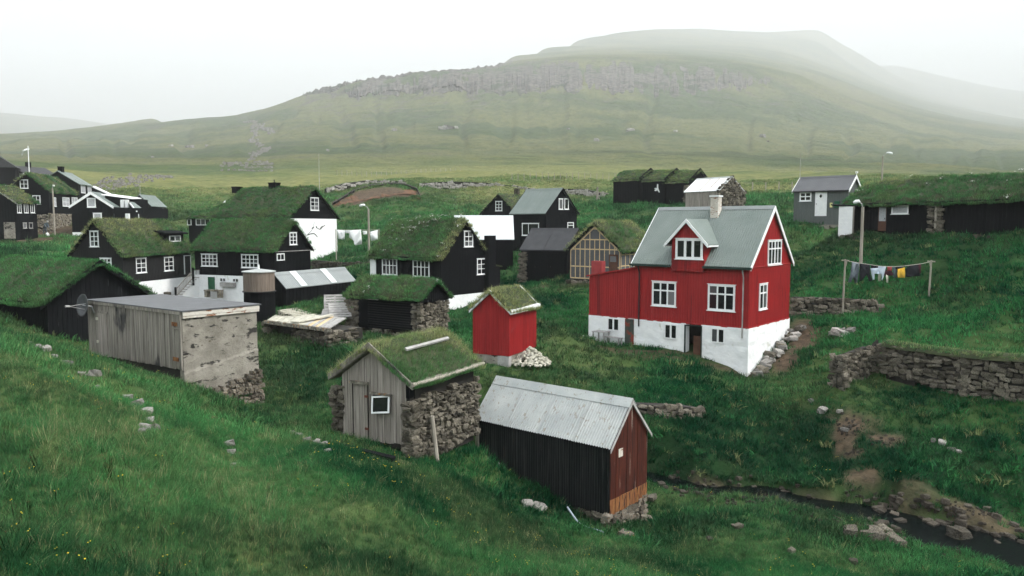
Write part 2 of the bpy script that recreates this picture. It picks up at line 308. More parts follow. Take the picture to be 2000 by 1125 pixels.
DIRT = [(735, 374, 116, 5.4, 6, 1.35), (685, 388, 110, 3.2, 4, 1.3), (792, 372, 116, 3.0, 5, 1.3), (1662, 832, 28.2, .75, .8, 1), (1650, 850, 27.6, .45, .9, .9), (1735, 866, 27, .75, .5, 1), (1665, 888, 26.6, .5, .3, .9), (1660, 940, 25.6, .4, .3, .6), (1680, 970, 25.2, .7, .5, .9),
        (1565, 660, 39.5, .9, 2.6, 1), (1535, 700, 37, .75, 1.6, 1), (1250, 706, 38.4, 3.4, .55, .9), (1380, 722, 36.6, 3.2, .5, .8), (1160, 684, 41, 2.0, .5, .7), (440, 586, 56, 2.6, 3.2, .9), (390, 590, 56, 2.2, 2, .9), (1920, 1005, 23.0, 1.5, .8, .85), (1800, 965, 24.0, 1.0, .4, .6),
        (1100, 560, 53, 2.6, 1, .5), (40, 470, 84, 4, 3, 1), (90, 452, 92, 5, 4, 1), (130, 447, 95, 3, 3, .9), (745, 895, 19, .8, .35, .7), (1700, 820, 28, .5, .6, .5), (1620, 805, 29, .5, .3, .5)]
TAN = [(250, 800, 13, .5, 2.8, .75), (330, 860, 10.4, .4, 1.5, .8), (450, 890, 11.5, .5, 2.2, .7), (560, 960, 10.6, .7, 2.6, .5), (650, 1040, 9.6, .8, 2.6, .5), (100, 745, 12, .35, 2.6, .8), (180, 775, 13, .35, 2, .8), (560, 830, 19.6, 2.4, 1.3, .75), (640, 850, 19.2, 1.3, .7, .6), (450, 800, 21, 1.6, 1.2, .5), (300, 745, 17.5, .6, 2, .5), (820, 930, 17, 2, 2.2, .35), (1000, 1060, 16, 2, 1.6, .4), (750, 345, 150, 30, 26, .75), (1000, 345, 140, 24, 18, .7), (1150, 300, 205, 48, 26, .7), (1350, 270, 260, 60, 34, .65), (900, 320, 180, 35, 18, .5), (640, 330, 165, 22, 18, .6), (1480, 365, 110, 9, 16, 1), (1450, 360, 115, 9, 14, .9), (430, 320, 190, 14, 6, .5),
       (1750, 690, 33, 1.2, 1, .6), (1100, 570, 52, 3, 1.6, .5), (400, 440, 100, 6, 5, .3)]
LUSH = [(1450, 840, 29, 5, 4.5, 1), (1350, 900, 26, 3, 2, 1), (1600, 900, 27, 3.4, 2.8, 1), (1750, 940, 25.4, 3, 1.6, 1), (1450, 960, 24.6, 3, 1, 1), (1850, 900, 25.5, 3.4, 2.4, .9), (600, 720, 34, 2.6, 4, .7), (40, 960, 10, 1.2, 1.2, .4), (700, 1060, 11.5, 1.6, 1, .5), (1400, 310, 225, 60, 12, .7), (1050, 600, 46, 3, 4, .6), (1700, 530, 48, 7, 6, .5), (900, 395, 112, 16, 8, .5), (1220, 400, 96, 9, 5, .6), (870, 790, 27, 1.4, 2, .6)]
def fields(x, y):
    r = np.hypot(x, y); n1 = fbm(x / 2.6, y / 2.6, 41, 4); n2 = fbm(x / 11, y / 11, 42, 4); n3 = fbm(x / 150, y / 150, 43, 5)
    tan = .13 * smooth(.50, .72, n1) * (1 - smooth(50, 90, r)) + .16 * smooth(.48, .68, n2) + smooth(95, 170, r) * (.2 + .65 * smooth(.42, .58, n3)) + .1 * smooth(110, 150, r) * (1 - smooth(300, 500, r))
    lush = np.maximum(blob(x, y, LUSH), .45 * smooth(.5, .66, fbm(x / 4, y / 4, 44, 3)))
    tan = np.maximum(tan * (1 - .75 * lush), blob(x, y, TAN) * np.where(r < 60, .25 + .75 * smooth(.42, .62, fbm(x / .9, y / .9, 47, 3)), .55 + .7 * smooth(.3, .6, n2)))
    d, zw, hw = stream_at(x, y); wet = .9 * (1 - smooth(-.1, .3, d - hw + .5 * (fbm(x / .6, y / .6, 46, 2) - .5)))
    return np.clip(tan, 0, 1), np.clip(np.maximum(blob(x, y, DIRT), wet), 0, 1), np.clip(lush, 0, 1)

def ground_mat():
    m, nt, N, L, P = _new('grassy_ground')
    g = N.new('ShaderNodeNewGeometry')
    def att(n):
        a = N.new('ShaderNodeAttribute'); a.attribute_name = n; return a.outputs['Fac']
    def noise(sc, det=6):
        t = N.new('ShaderNodeTexNoise'); t.inputs['Scale'].default_value = sc; t.inputs['Detail'].default_value = det; t.inputs['Roughness'].default_value = .65
        L.new(g.outputs['Position'], t.inputs['Vector']); return t.outputs[0]
    def mix(f, a, b):
        x = N.new('ShaderNodeMix'); x.data_type = 'RGBA'
        for k, v in ((0, f), (6, a), (7, b)):
            if isinstance(v, (tuple, float)): x.inputs[k].default_value = v if k == 0 else (*v, 1)
            else: L.new(v, x.inputs[k])
        return x.outputs[2]
    def rng_(v, a, b, c=0., d=1.):
        x = N.new('ShaderNodeMapRange'); L.new(v, x.inputs[0])
        for k, q in ((1, a), (2, b), (3, c), (4, d)): x.inputs[k].default_value = q
        return x.outputs[0]
    gr = mix(rng_(noise(1.7, 8), .35, .65), GR_A, GR_B)
    gr = mix(rng_(noise(.09, 6), .38, .62, 0, .6), gr, GR_C)
    gr = mix(att('lush'), gr, GR_L)
    gr = mix(att('tan'), gr, mix(rng_(noise(.6, 8), .35, .65), GR_T1, GR_T2))
    er = mix(rng_(noise(3, 8), .35, .65), (.045, .034, .025), (.125, .09, .06))
    c = mix(att('dirt'), gr, er)
    sep = N.new('ShaderNodeSeparateXYZ'); L.new(g.outputs['Normal'], sep.inputs[0])
    rk = mix(rng_(noise(.25, 8), .35, .65), (.045, .04, .035), (.16, .145, .13))
    far = att('rocky')
    st = N.new('ShaderNodeMath'); st.operation = 'MULTIPLY'; L.new(far, st.inputs[0]); L.new(rng_(noise(.03, 10), .53, .60), st.inputs[1])
    c = mix(st.outputs[0], c, rk)
    L.new(c, P.inputs['Base Color']); P.inputs['Roughness'].default_value = .95; P.inputs['Specular IOR Level'].default_value = .1
    bm_ = N.new('ShaderNodeBump'); bm_.inputs['Strength'].default_value = .8; bm_.inputs['Distance'].default_value = .5
    L.new(noise(.5, 10), bm_.inputs['Height'])
    fm = N.new('ShaderNodeMath'); fm.operation = 'MULTIPLY'; L.new(noise(.035, 11), fm.inputs[0]); L.new(att('far'), fm.inputs[1])
    b2 = N.new('ShaderNodeBump'); b2.inputs['Strength'].default_value = 1; b2.inputs['Distance'].default_value = 22; L.new(fm.outputs[0], b2.inputs['Height']); L.new(bm_.outputs[0], b2.inputs['Normal']); L.new(b2.outputs[0], P.inputs['Normal'])
    return m
GR_A, GR_B, GR_C, GR_L = (.015, .048, .014), (.038, .092, .027), (.050, .085, .025), (.007, .033, .011)
GR_T1, GR_T2 = (.090, .112, .036), (.20, .19, .078)

def set_attr(me, name, v, typ='FLOAT'):
    a = me.attributes.new(name, typ, 'POINT'); a.data.foreach_set({'FLOAT': 'value', 'INT': 'value', 'FLOAT_VECTOR': 'vector'}[typ], np.ascontiguousarray(v).ravel())
def build_ground():
    th = np.concatenate([np.linspace(-180, -50, 22)[:-1], np.linspace(-50, 48, 600), np.linspace(48, 180, 22)[1:-1]])
    rr = np.exp(np.concatenate([np.linspace(math.log(1.0), math.log(140), 330)[:-1], np.linspace(math.log(140), math.log(20000), 340)]))
    T, Rr = np.meshgrid(np.radians(th), rr); X = Rr * np.sin(T); Y = Rr * np.cos(T); Z = gz(X, Y); nr, nc = X.shape
    V = np.stack([X, Y, Z], -1).reshape(-1, 3)
    i = np.arange(nr - 1)[:, None] * nc; j = np.arange(nc)[None]; j2 = (j + 1) % nc
    F = np.stack([i + j, i + j2, i + nc + j2, i + nc + j], -1).reshape(-1, 4)
    V = np.vstack([V, [[0, 0, float(Z[0].mean())]]])
    me = bpy.data.meshes.new('ground')
    me.vertices.add(len(V)); me.vertices.foreach_set('co', V.ravel())
    tri = np.stack([np.arange(nc), np.full(nc, len(V) - 1), (np.arange(nc) + 1) % nc], -1)
    me.loops.add(F.size + tri.size); me.loops.foreach_set('vertex_index', np.concatenate([F.ravel(), tri.ravel()]).astype(np.int32))
    me.polygons.add(len(F) + nc)
    me.polygons.foreach_set('loop_start', np.concatenate([np.arange(len(F)) * 4, F.size + np.arange(nc) * 3]).astype(np.int32))
    me.update(calc_edges=True); me.validate(); me.shade_smooth()
    tan, dirt, lush = fields(V[:, 0], V[:, 1])
    r = np.hypot(V[:, 0], V[:, 1]); zz = V[:, 2]
    rocky = smooth(900, 1300, r) * smooth(120, 260, zz) * .7 + .3 * smooth(200, 600, r) * (V[:, 0] < -40) 
    set_attr(me, 'far', smooth(180, 600, r).astype(np.float32)); set_attr(me, 'tan', tan.astype(np.float32)); set_attr(me, 'dirt', dirt.astype(np.float32)); set_attr(me, 'lush', lush.astype(np.float32)); set_attr(me, 'rocky', np.clip(rocky, 0, 1).astype(np.float32))
    me.materials.append(ground_mat())
    return tag(link('ground', me), kind='structure', label='rolling green hillside and valley floor under the village')
ground = build_ground()

# water of the stream
def build_stream():
    b = MB()
    for k in range(len(STREAM) - 1):
        a, c = STREAM[k], STREAM[k + 1]
        for P_, W_ in ((a, STREAM_W[k]), (c, STREAM_W[k + 1])):
            d = (STREAM[min(k + 1, len(STREAM) - 1)] - STREAM[max(k - 1, 0)]) if P_ is a else (STREAM[min(k + 2, len(STREAM) - 1)] - STREAM[k])
            n = np.array([-d[1], d[0], 0]); n /= np.linalg.norm(n); b.v += [tuple(P_ + n * (W_ + .9)), tuple(P_ - n * (W_ + .9))]
        i = 4 * k; b.f.append((i, i + 1, i + 3, i + 2))
    m, nt, N, L, P = _new('stream_water'); P.inputs['Base Color'].default_value = (.003, .005, .005, 1); P.inputs['Roughness'].default_value = .2; P.inputs['Specular IOR Level'].default_value = .09
    t = N.new('ShaderNodeTexNoise'); t.inputs['Scale'].default_value = 5; t.inputs['Detail'].default_value = 4; bu = N.new('ShaderNodeBump'); bu.inputs['Strength'].default_value = .35; bu.inputs['Distance'].default_value = .05
    tc = N.new('ShaderNodeNewGeometry'); L.new(tc.outputs['Position'], t.inputs['Vector']); L.new(t.outputs[0], bu.inputs['Height']); L.new(bu.outputs[0], P.inputs['Normal'])
    tag(b.build('stream_water', m), kind='structure', label='dark narrow stream running below the red house')
build_stream()

# basalt cliff band on the hill, set into the slope
def build_cliff(pl, name, label, seed):
    """pl: (px, py_base, py_top): the band between two rows; the slope behind it gives the depth"""
    pl = np.array(pl, float); n = 700; u = np.linspace(0, 1, n) * (len(pl) - 1)
    q = np.stack([np.interp(u, np.arange(len(pl)), pl[:, k]) for k in range(3)], 1); nv = 16; V = []
    Yd = np.geomspace(600, 3200, 260)
    for k in range(n):
        px, pb, pt = q[k]; s = k * .30; X = (px - 1000) / FPX * Yd * 1.0033; Zg = gz(X, Yd); row = np.minimum.accumulate(562.5 - FPX * (np.sin(PITCH) * Yd + np.cos(PITCH) * Zg) / (np.cos(PITCH) * Yd - np.sin(PITCH) * Zg))
        pt2 = pt + (float(fbm(s * .25, 1, seed, 4)) - .5) * 7 + (float(vnoise(s * 1.3, 5, seed + 3)) - .5) * 5; pb2 = pb + (float(fbm(s * .22, 9, seed + 5, 4)) - .5) * 30
        fade = min(1, min(k, n - 1 - k) / 60); show = fade * (.65 + .35 * float(smooth(.3, .5, fbm(s * .18, 3.3, seed + 9, 3))))
        for v in range(nv):
            t = v / (nv - 1); rw = pb2 + (pt2 - pb2) * t; Yg = float(np.interp(-max(rw, row.min() + 1.0), -row, Yd))
            ledge = math.floor(t * 3 + .8 * float(vnoise(s * .2, 2, seed + 2))) ; rib = float(fbm(s * 1.7, .16 * v + 3, seed + 7, 4)) - .5
            bulge = math.sin(math.pi * min(1, t * 1.15)) ** .6 if 0 < v < nv - 1 else 0
            off = (9 + 30 * rib + 8 * (ledge % 2)) * bulge * (.4 + .6 * show) - 14 * (1 - show) - (6 if v in (0, nv - 1) else 0)
            V.append(at(px + 2.2 * rib, rw, Yg - off))
    F = [(a * nv + b_, (a + 1) * nv + b_, (a + 1) * nv + b_ + 1, a * nv + b_ + 1) for a in range(n - 1) for b_ in range(nv - 1)]
    me = bpy.data.meshes.new(name); me.from_pydata([tuple(p) for p in V], [], F); me.update()
    tag(link(name, me, None, M['cliff']), kind='structure', label=label)
build_cliff([(560, 214, 206), (600, 196, 180), (660, 190, 165), (700, 190, 157), (800, 188, 142), (900, 186, 136), (1000, 186, 120), (1040, 184, 116), (1100, 180, 118), (1200, 184, 116), (1300, 192, 114), (1400, 184, 122), (1480, 176, 130), (1560, 172, 140), (1640, 180, 158)], 'cliff', 'grey basalt cliff band across the foggy hill', 3)
# ------------------------------------------------------------------ grass: tuft shapes kept in a collection of their own and strewn by geometry nodes
tuft_col = bpy.data.collections.new('tuft_shapes')
def blade_mat(name, ca, cb, ct, trans=.42):
    m, nt, N, L, P = _new(name); N.remove(P)
    out = N['Material Output']
    def att(n):
        a = N.new('ShaderNodeAttribute'); a.attribute_type = 'INSTANCER'; a.attribute_name = n; return a.outputs['Fac']
    g = N.new('ShaderNodeNewGeometry')
    mx = N.new('ShaderNodeMix'); mx.data_type = 'RGBA'; L.new(att('hue'), mx.inputs[0]); mx.inputs[6].default_value = (*ca, 1); mx.inputs[7].default_value = (*cb, 1)
    m2 = N.new('ShaderNodeMix'); m2.data_type = 'RGBA'; L.new(att('tint'), m2.inputs[0]); L.new(mx.outputs[2], m2.inputs[6]); m2.inputs[7].default_value = (*ct, 1)
    bl = N.new('ShaderNodeAttribute'); bl.attribute_name = 'bl'; vm = N.new('ShaderNodeVectorMath'); vm.operation = 'SCALE'; L.new(m2.outputs[2], vm.inputs[0]); L.new(bl.outputs['Fac'], vm.inputs[3])
    d = N.new('ShaderNodeBsdfDiffuse'); t = N.new('ShaderNodeBsdfTranslucent'); L.new(vm.outputs[0], d.inputs[0]); L.new(vm.outputs[0], t.inputs[0])
    ms = N.new('ShaderNodeMixShader'); ms.inputs[0].default_value = trans; L.new(d.outputs[0], ms.inputs[1]); L.new(t.outputs[0], ms.inputs[2]); L.new(ms.outputs[0], out.inputs[0])
    return m
GM = blade_mat('grass_blades', (.004, .050, .022), (.055, .228, .074), (.32, .325, .15))
SM = blade_mat('straw_stalks', (.20, .21, .09), (.32, .30, .16), (.46, .42, .26))
def flat_mat(name, c):
    m, nt, N, L, P = _new(name); P.inputs['Base Color'].default_value = (*c, 1); P.inputs['Roughness'].default_value = .8; return m
YF, WF, RS = flat_mat('buttercup_yellow', (.75, .58, .03)), flat_mat('white_petals', (.8, .8, .76)), flat_mat('sorrel_red', (.16, .045, .03))
rr_ = random.Random(5)
def tuft(i, n, rad, h, wd, lean, mat, seg=3, extra=None, tall=0):
    b = MB(); shade = []
    for _ in range(n):
        a = rr_.uniform(0, 6.283); q = rad * math.sqrt(rr_.random()); x, y = q * math.cos(a), q * math.sin(a)
        hh = h * rr_.uniform(.5, 1.1); da = a + rr_.gauss(0, .9); ln = lean * rr_.uniform(.3, 1.2) * hh; w = wd * rr_.uniform(.6, 1.2); tw = rr_.uniform(0, 3.14)
        base = len(b.v)
        for k in range(seg + 1):
            t = k / seg; cx = x + math.cos(da) * ln * t * t; cy = y + math.sin(da) * ln * t * t; z = -.04 + hh * (t - .18 * t * t * lean) + .0
            ww = w * (1 - t) ** .7
            if k < seg: b.v += [(cx - ww * math.cos(tw), cy - ww * math.sin(tw), z), (cx + ww * math.cos(tw), cy + ww * math.sin(tw), z)]
            else: b.v.append((cx, cy, z))
        shade += [rr_.choice((.45, .7, .9, 1.1, 1.35, 1.8))] * (len(b.v) - base)
        for k in range(seg - 1): b.f.append((base + 2 * k, base + 2 * k + 1, base + 2 * k + 3, base + 2 * k + 2))
        b.f.append((base + 2 * seg - 2, base + 2 * seg - 1, base + 2 * seg))
    me = b.mesh('tuft_%02d' % i); me.materials.append(mat); me.attributes.new('bl', 'FLOAT', 'POINT').data.foreach_set('value', shade)
    if extra:
        em, cnt, hz, sz = extra; bmx = bmesh.new(); bmx.from_mesh(me); me.materials.append(em)
        for _ in range(cnt):
            x, y = rr_.gauss(0, rad * .6), rr_.gauss(0, rad * .6); z = hz * rr_.uniform(.7, 1.15)
            r = bmesh.ops.create_icosphere(bmx, subdivisions=1, radius=sz * rr_.uniform(.7, 1.2), matrix=Matrix.Translation((x, y, z)) @ Matrix.Diagonal((1, 1, .6, 1)))
            for v in r['verts']:
                v[bmx.verts.layers.float['bl']] = 1
                for f in v.link_faces: f.material_index = 1
            for s_ in (0, 1.57):
                p = [bmx.verts.new((x * k + dx * math.cos(s_), y * k + dx * math.sin(s_), zz)) for k, dx, zz in ((.8, -.003, 0), (.8, .003, 0), (1, .002, z), (1, -.002, z))]
                bmx.faces.new(p)
        bmx.to_mesh(me); bmx.free()
    o = bpy.data.objects.new('tuft_%02d' % i, me); tuft_col.objects.link(o)
for i in range(5): tuft(i, 26, .10, .24, .0042, .75, GM)                    # 0-4 near
for i in range(5, 9): tuft(i, 30, .19, .24, .0095, .7, GM)                  # 5-8 middle
for i in range(9, 13): tuft(i, 30, .34, .26, .022, .7, GM, 2)               # 9-12 far
for i in range(13, 16): tuft(i, 9, .16, .42, .0026, .45, SM)               # 13-15 seed stalks
for i in range(16, 18): tuft(i, 10, .10, .22, .005, .6, GM, 3, (YF, 2, .25, .011))   # buttercups
for i in range(18, 20): tuft(i, 10, .16, .24, .008, .6, GM, 3, (WF, 7, .30, .022))   # white flowers
for i in range(20, 22): tuft(i, 9, .08, .20, .004, .4, GM, 3, (RS, 5, .34, .0065))    # sorrel
for i in range(22, 24): tuft(i, 26, .22, .30, .030, .95, GM, 3)              # broad weeds on the banks

def grass_group():
    g = bpy.data.node_groups.new('strew_tufts', 'GeometryNodeTree')
    g.interface.new_socket('Geometry', in_out='INPUT', socket_type='NodeSocketGeometry'); g.interface.new_socket('Geometry', in_out='OUTPUT', socket_type='NodeSocketGeometry')
    N, L = g.nodes, g.links; gi = N.new('NodeGroupInput'); go = N.new('NodeGroupOutput')
    def na(n, t):
        a = N.new('GeometryNodeInputNamedAttribute'); a.data_type = t; a.inputs[0].default_value = n; return a.outputs[0]
    cmp = N.new('FunctionNodeCompare'); cmp.data_type = 'FLOAT'; cmp.operation = 'GREATER_THAN'; L.new(na('sc', 'FLOAT'), cmp.inputs[0]); cmp.inputs[1].default_value = .0001
    sp = N.new('GeometryNodeSeparateGeometry'); sp.domain = 'POINT'; L.new(gi.outputs[0], sp.inputs[0]); L.new(cmp.outputs[0], sp.inputs[1])
    ci = N.new('GeometryNodeCollectionInfo'); ci.inputs[0].default_value = tuft_col; ci.inputs[1].default_value = True; ci.inputs[2].default_value = True
    ip = N.new('GeometryNodeInstanceOnPoints'); L.new(sp.outputs[0], ip.inputs['Points']); L.new(ci.outputs[0], ip.inputs['Instance']); ip.inputs['Pick Instance'].default_value = True
    L.new(na('idx', 'INT'), ip.inputs['Instance Index'])
    er = N.new('FunctionNodeEulerToRotation'); L.new(na('rot', 'FLOAT_VECTOR'), er.inputs[0]); L.new(er.outputs[0], ip.inputs['Rotation'])
    L.new(na('sc', 'FLOAT'), ip.inputs['Scale'])
    jg = N.new('GeometryNodeJoinGeometry'); L.new(sp.outputs[1], jg.inputs[0]); L.new(ip.outputs[0], jg.inputs[0]); L.new(jg.outputs[0], go.inputs[0])
    return g
GN = grass_group()
def grass_object(name, V, F, pts, idx, sc, tint, hue, mat=None, parent=None, lean=.22):
    """mesh V,F (the turf itself, may be empty) plus one tuft at each of pts"""
    V = np.asarray(V, float).reshape(-1, 3); pts = np.asarray(pts, float).reshape(-1, 3); n0, n1 = len(V), len(pts)
    me = bpy.data.meshes.new(name); me.from_pydata([tuple(p) for p in np.vstack([V, pts])], [], F); me.update()
    pad = lambda a: np.concatenate([np.zeros(n0), a]).astype(np.float32)
    set_attr(me, 'sc', pad(sc)); set_attr(me, 'tint', pad(tint)); set_attr(me, 'hue', pad(hue)); set_attr(me, 'idx', np.concatenate([np.zeros(n0), idx]).astype(np.int32), 'INT')
    rot = np.zeros((n0 + n1, 3), np.float32); rot[n0:, 0] = rng.normal(0, lean, n1); rot[n0:, 1] = rng.normal(0, lean, n1); rot[n0:, 2] = rng.uniform(0, 6.283, n1)
    set_attr(me, 'rot', rot, 'FLOAT_VECTOR')
    if mat: me.materials.append(mat); me.shade_smooth()
    o = link(name, me, parent); md = o.modifiers.new('tufts', 'NODES'); md.node_group = GN
    return o

KEEP_OUT = []            # (matrix of footprint) filled by the buildings: centre x, y, half length, half width, yaw
def blocked(x, y, grow=.0):
    b = np.zeros(len(x), bool)
    for cx, cy, hl, hw, a in KEEP_OUT:
        u = (x - cx) * math.cos(a) + (y - cy) * math.sin(a); v = -(x - cx) * math.sin(a) + (y - cy) * math.cos(a)
        b |= (np.abs(u) < hl + grow) & (np.abs(v) < hw + grow)
    return b
def strew_ground():
    zones = [('meadow_grass', 4, 12, 330, (0, 5), (.34, .75)), ('meadow_grass', 12, 20, 160, (0, 5), (.5, .95)), ('slope_grass', 20, 34, 48, (5, 9), (.55, 1.1)), ('slope_grass', 34, 62, 13, (9, 13), (.65, 1.25)), ('upper_grass', 62, 150, 2.6, (9, 13), (1.0, 2.1))]
    seg = {}
    for nm, r0, r1, den, ix, ss in zones:
        n = int(den * .5 * R(77) * (r1 * r1 - r0 * r0)); r = np.sqrt(rng.uniform(r0 * r0, r1 * r1, n)); a = rng.uniform(R(-39), R(38), n)
        x, y = r * np.sin(a), r * np.cos(a); d, zw, hw = stream_at(x, y)
        tan, dirt, lush = fields(x, y)
        ok = ~blocked(x, y) & (rng.random(n) > dirt * 1.15) & (d > hw + .15)
        clump = fbm(x / .7, y / .7, 51, 2); ok &= rng.random(n) < .45 + 1.1 * clump
        x, y, tan, lush = x[ok], y[ok], tan[ok], lush[ok]; n = len(x); z = gz(x, y); r = np.hypot(x, y)
        idx = rng.integers(*ix, n); sc = rng.uniform(*ss, n) * (.7 + .6 * fbm(x / 1.6, y / 1.6, 52, 2) + .1 * lush) * np.clip(1 - .35 * tan, .5, 1)
        tan = np.clip(tan + .08 * (r > 62), 0, 1)
        if r0 < 40:
            m = (rng.random(n) < .05 + .16 * lush) & (lush > .3) & (r > 19); idx[m] = rng.integers(22, 24, m.sum())
        if r0 < 30:
            m = rng.random(n) < np.clip(tan * .4 - .03, 0, .3); idx[m] = rng.integers(13, 16, m.sum())
            m = rng.random(n) < (.009 * smooth(.45, .6, fbm(x / 3, y / 3, 53, 2)) + .001); idx[m] = rng.integers(16, 18, m.sum())
            m = rng.random(n) < .03; idx[m] = rng.integers(13, 16, m.sum()); sc[m] *= .75; tan[m] = np.maximum(tan[m], .6)
            m = rng.random(n) < .010 * (r < 14); idx[m] = rng.integers(20, 22, m.sum())
        hue = np.clip(.5 * smooth(.3, .7, fbm(x / 2.4, y / 2.4, 54, 3)) + .35 * smooth(.3, .7, fbm(x / 9, y / 9, 56, 3)) + .35 * (fbm(x / .5, y / .5, 55, 2) - .3) + rng.normal(0, .14, n) - .35 * lush - .16 * smooth(17, 24, r) * (1 - smooth(70, 110, r)), 0, 1)
        tt = np.clip(tan * rng.uniform(.3, 1.1, n) + (rng.random(n) < .02) * .5, 0, 1)
        seg.setdefault(nm, []).append((np.stack([x, y, z], 1), idx, sc, tt, hue))
    for nm, L_ in seg.items():
        q = [np.concatenate([s[k] for s in L_]) for k in range(5)]
        o = grass_object(nm, np.zeros((0, 3)), [], *q)
        tag(o, kind='stuff', label={'meadow_grass': 'long wild grass with seed heads on the near slope', 'slope_grass': 'thick grass on the banks between the houses', 'upper_grass': 'short rough grass on the slopes behind the village'}[nm], cat='grass')
def turf_mat():
    m = nmat('turf_sod', (.020, .035, .014), (.05, .055, .026), 2.5, 6, .95, .5)
    return m
TURF = turf_mat()
# ------------------------------------------------------------------ stones
stone_me = []
def make_stones():
    r = random.Random(3)
    for k in range(12):
        bm_ = bmesh.new(); bmesh.ops.create_cube(bm_, size=2); bmesh.ops.subdivide_edges(bm_, edges=bm_.edges[:], cuts=1, use_grid_fill=True)
        for v in bm_.verts:
            p = v.co.copy(); l = (abs(p.x) ** 11 + abs(p.y) ** 11 + abs(p.z) ** 11) ** (1 / 11); p = p / l
            v.co = p * (1 + r.uniform(-.22, .06)) + Vector((r.uniform(-.14, .14), r.uniform(-.12, .12), r.uniform(-.14, .14)))
        me = bpy.data.meshes.new('stone'); bm_.to_mesh(me); bm_.free(); stone_me.append(me)
make_stones()
_sm = {}
def stone_mesh(mat):
    k = mat.name
    if k not in _sm:
        L_ = []
        for me in stone_me:
            c = me.copy(); c.materials.append(mat); L_.append(c)
        _sm[k] = L_
    return random.choice(_sm[k])
def stone(name, loc, size, mat, parent=None, rot=None, sink=.0):
    o = link(name, stone_mesh(mat), parent)
    o.location = loc; o.scale = [s * .5 for s in size]
    o.rotation_euler = rot if rot is not None else (random.uniform(-.25, .25), random.uniform(-.25, .25), random.uniform(0, 6.28))
    return o
def stone_face(parent, O, U, N_, width, top, bottom, sz, mat, depth=.22, name='stone', joined=None, jit=.15, cap=300):
    """dry stone courses on a plane through O (parent space) spanned by U and z; top(u), bottom(u) give heights"""
    O, U, N_ = (np.array(k, float) for k in (O, U, N_)); ang = math.atan2(U[1], U[0])
    z = min(bottom(0), bottom(width), bottom(width / 2)); c = 0
    while z < max(top(0), top(width / 2), top(width)):
        h = sz[1] * random.uniform(.7, 1.2); u = -random.uniform(0, sz[0] * .5)
        while u < width:
            w = sz[0] * random.choice((.45, .7, .9, 1.1, 1.45)) * random.uniform(.85, 1.15); uc = min(max(u + w / 2, 0), width); hs = h * random.uniform(.7, 1.45); zc = z + h / 2 + random.uniform(-.3, .3) * h
            if bottom(uc) - h * .4 < zc < top(uc) - h * .1:
                p = O + U * uc + N_ * random.uniform(-.3, .3) * depth * jit * 2 + np.array([0, 0, zc])
                sc = (w * .97, depth * random.uniform(.8, 1.2), hs * .95); ro = (random.uniform(-.15, .15), random.uniform(-.3, .3), ang + random.uniform(-.15, .15))
                if joined is None and c >= cap: return c
                if joined is not None:
                    me = random.choice(stone_me); mt = Matrix.LocRotScale(Vector(p), __import__('mathutils').Euler(ro), Vector([k * .5 for k in sc]))
                    i = len(joined.v); joined.v += [tuple(mt @ v.co) for v in me.vertices]; joined.f += [tuple(i + q for q in f.vertices) for f in me.polygons]
                else:
                    stone(name, p, sc, mat, parent, ro)
                c += 1
            u += w
        z += h
    return c

# ------------------------------------------------------------------ houses
FIT = {
'red': (-1, 11.2, 36.0, -1.963, 140.8, 6.391, 5.757, 2.897), 'rust': (-1, 2.727, 20.8, -6.175, 139.94, 5.146, 2.221, 1.198), 'hut': (1, -2.618, 20.0, -4.258, 61.58, 3.534, 2.838, 0.974),
'smallred': (1, -0.053, 32.0, -3.64, 64.6, 3.005, 1.952, 0.885), 'stonehut': (-1, -4.648, 39.0, -3.856, 145.81, 5.452, 2.485, 0.951), 'h8': (-1, -4.746, 51.0, -2.266, 141.21, 7.265, 4.981, 2.602),
'h7r': (-1, -16.74, 54.0, -1.842, 158.12, 7.5, 4.538, 2.138), 'h7l': (1, -26.301, 52.0, -2.061, 78.67, 7.886, 4.327, 2.373), 'h6': (-1, -21.378, 74.0, 0.737, 153.42, 14.204, 7.45, 2.989),
'h9': (1, 0.557, 86.0, 1.267, 60.04, 4.713, 4.918, 2.265), 'h10': (-1, 0.195, 64.0, -1.15, 183, 5.03, 3.753, 1.995), 'h11': (-1, 2.982, 68.0, 1.067, 135.7, 4.549, 4.624, 2.269),
'h12': (-1, 4.035, 56.0, -1.814, 152.17, 3.947, 4.098, 1.562), 'h13': (1, 7.365, 51.0, -1.723, 52.44, 5.109, 4.506, 1.886), 's1': (-1, 14.802, 90.0, 5.252, 130.34, 4.259, 3.912, 1.199),
's2': (-1, 17.336, 88.0, 5.075, 131.45, 4.116, 4.342, 1.241), 's3': (-1, 19.68, 86.0, 4.78, 133.19, 3.683, 4.149, 1.38), 'stonebarn': (-1, 20.102, 75.0, 3.372, 124.95, 4.58, 3.859, 1.399),
'greyhut': (-1, 26.584, 61.0, 2.802, 139.26, 4.491, 3.393, 1.207), 'metalshed': (1, -12.999, 44.0, -3.608, 65.46, 6.751, 1.804, 0.839), 'boat': (-1, -17.877, 29.0, -3.061, 147.16, 7.451, 4.644, 1.572),
'h1': (1, -53.292, 83.0, 2.435, 93.05, 4.352, 4.901, 1.781), 'h2': (1, -54.978, 92.0, 3.938, 99.63, 8.614, 4.919, 2.106), 'h3': (1, -61.524, 110.0, 5.888, 102.76, 6.467, 5.509, 1.794),
'h4': (1, -46.486, 90.0, 2.192, 102.88, 4.208, 4.667, 1.674), 'h5': (1, -45.773, 98.0, 2.448, 95.05, 5.596, 2.92, 1.431), 'long': (1, 22.4, 52.5, 1.33, -63.4, 17, 5.2, 1.5),
}
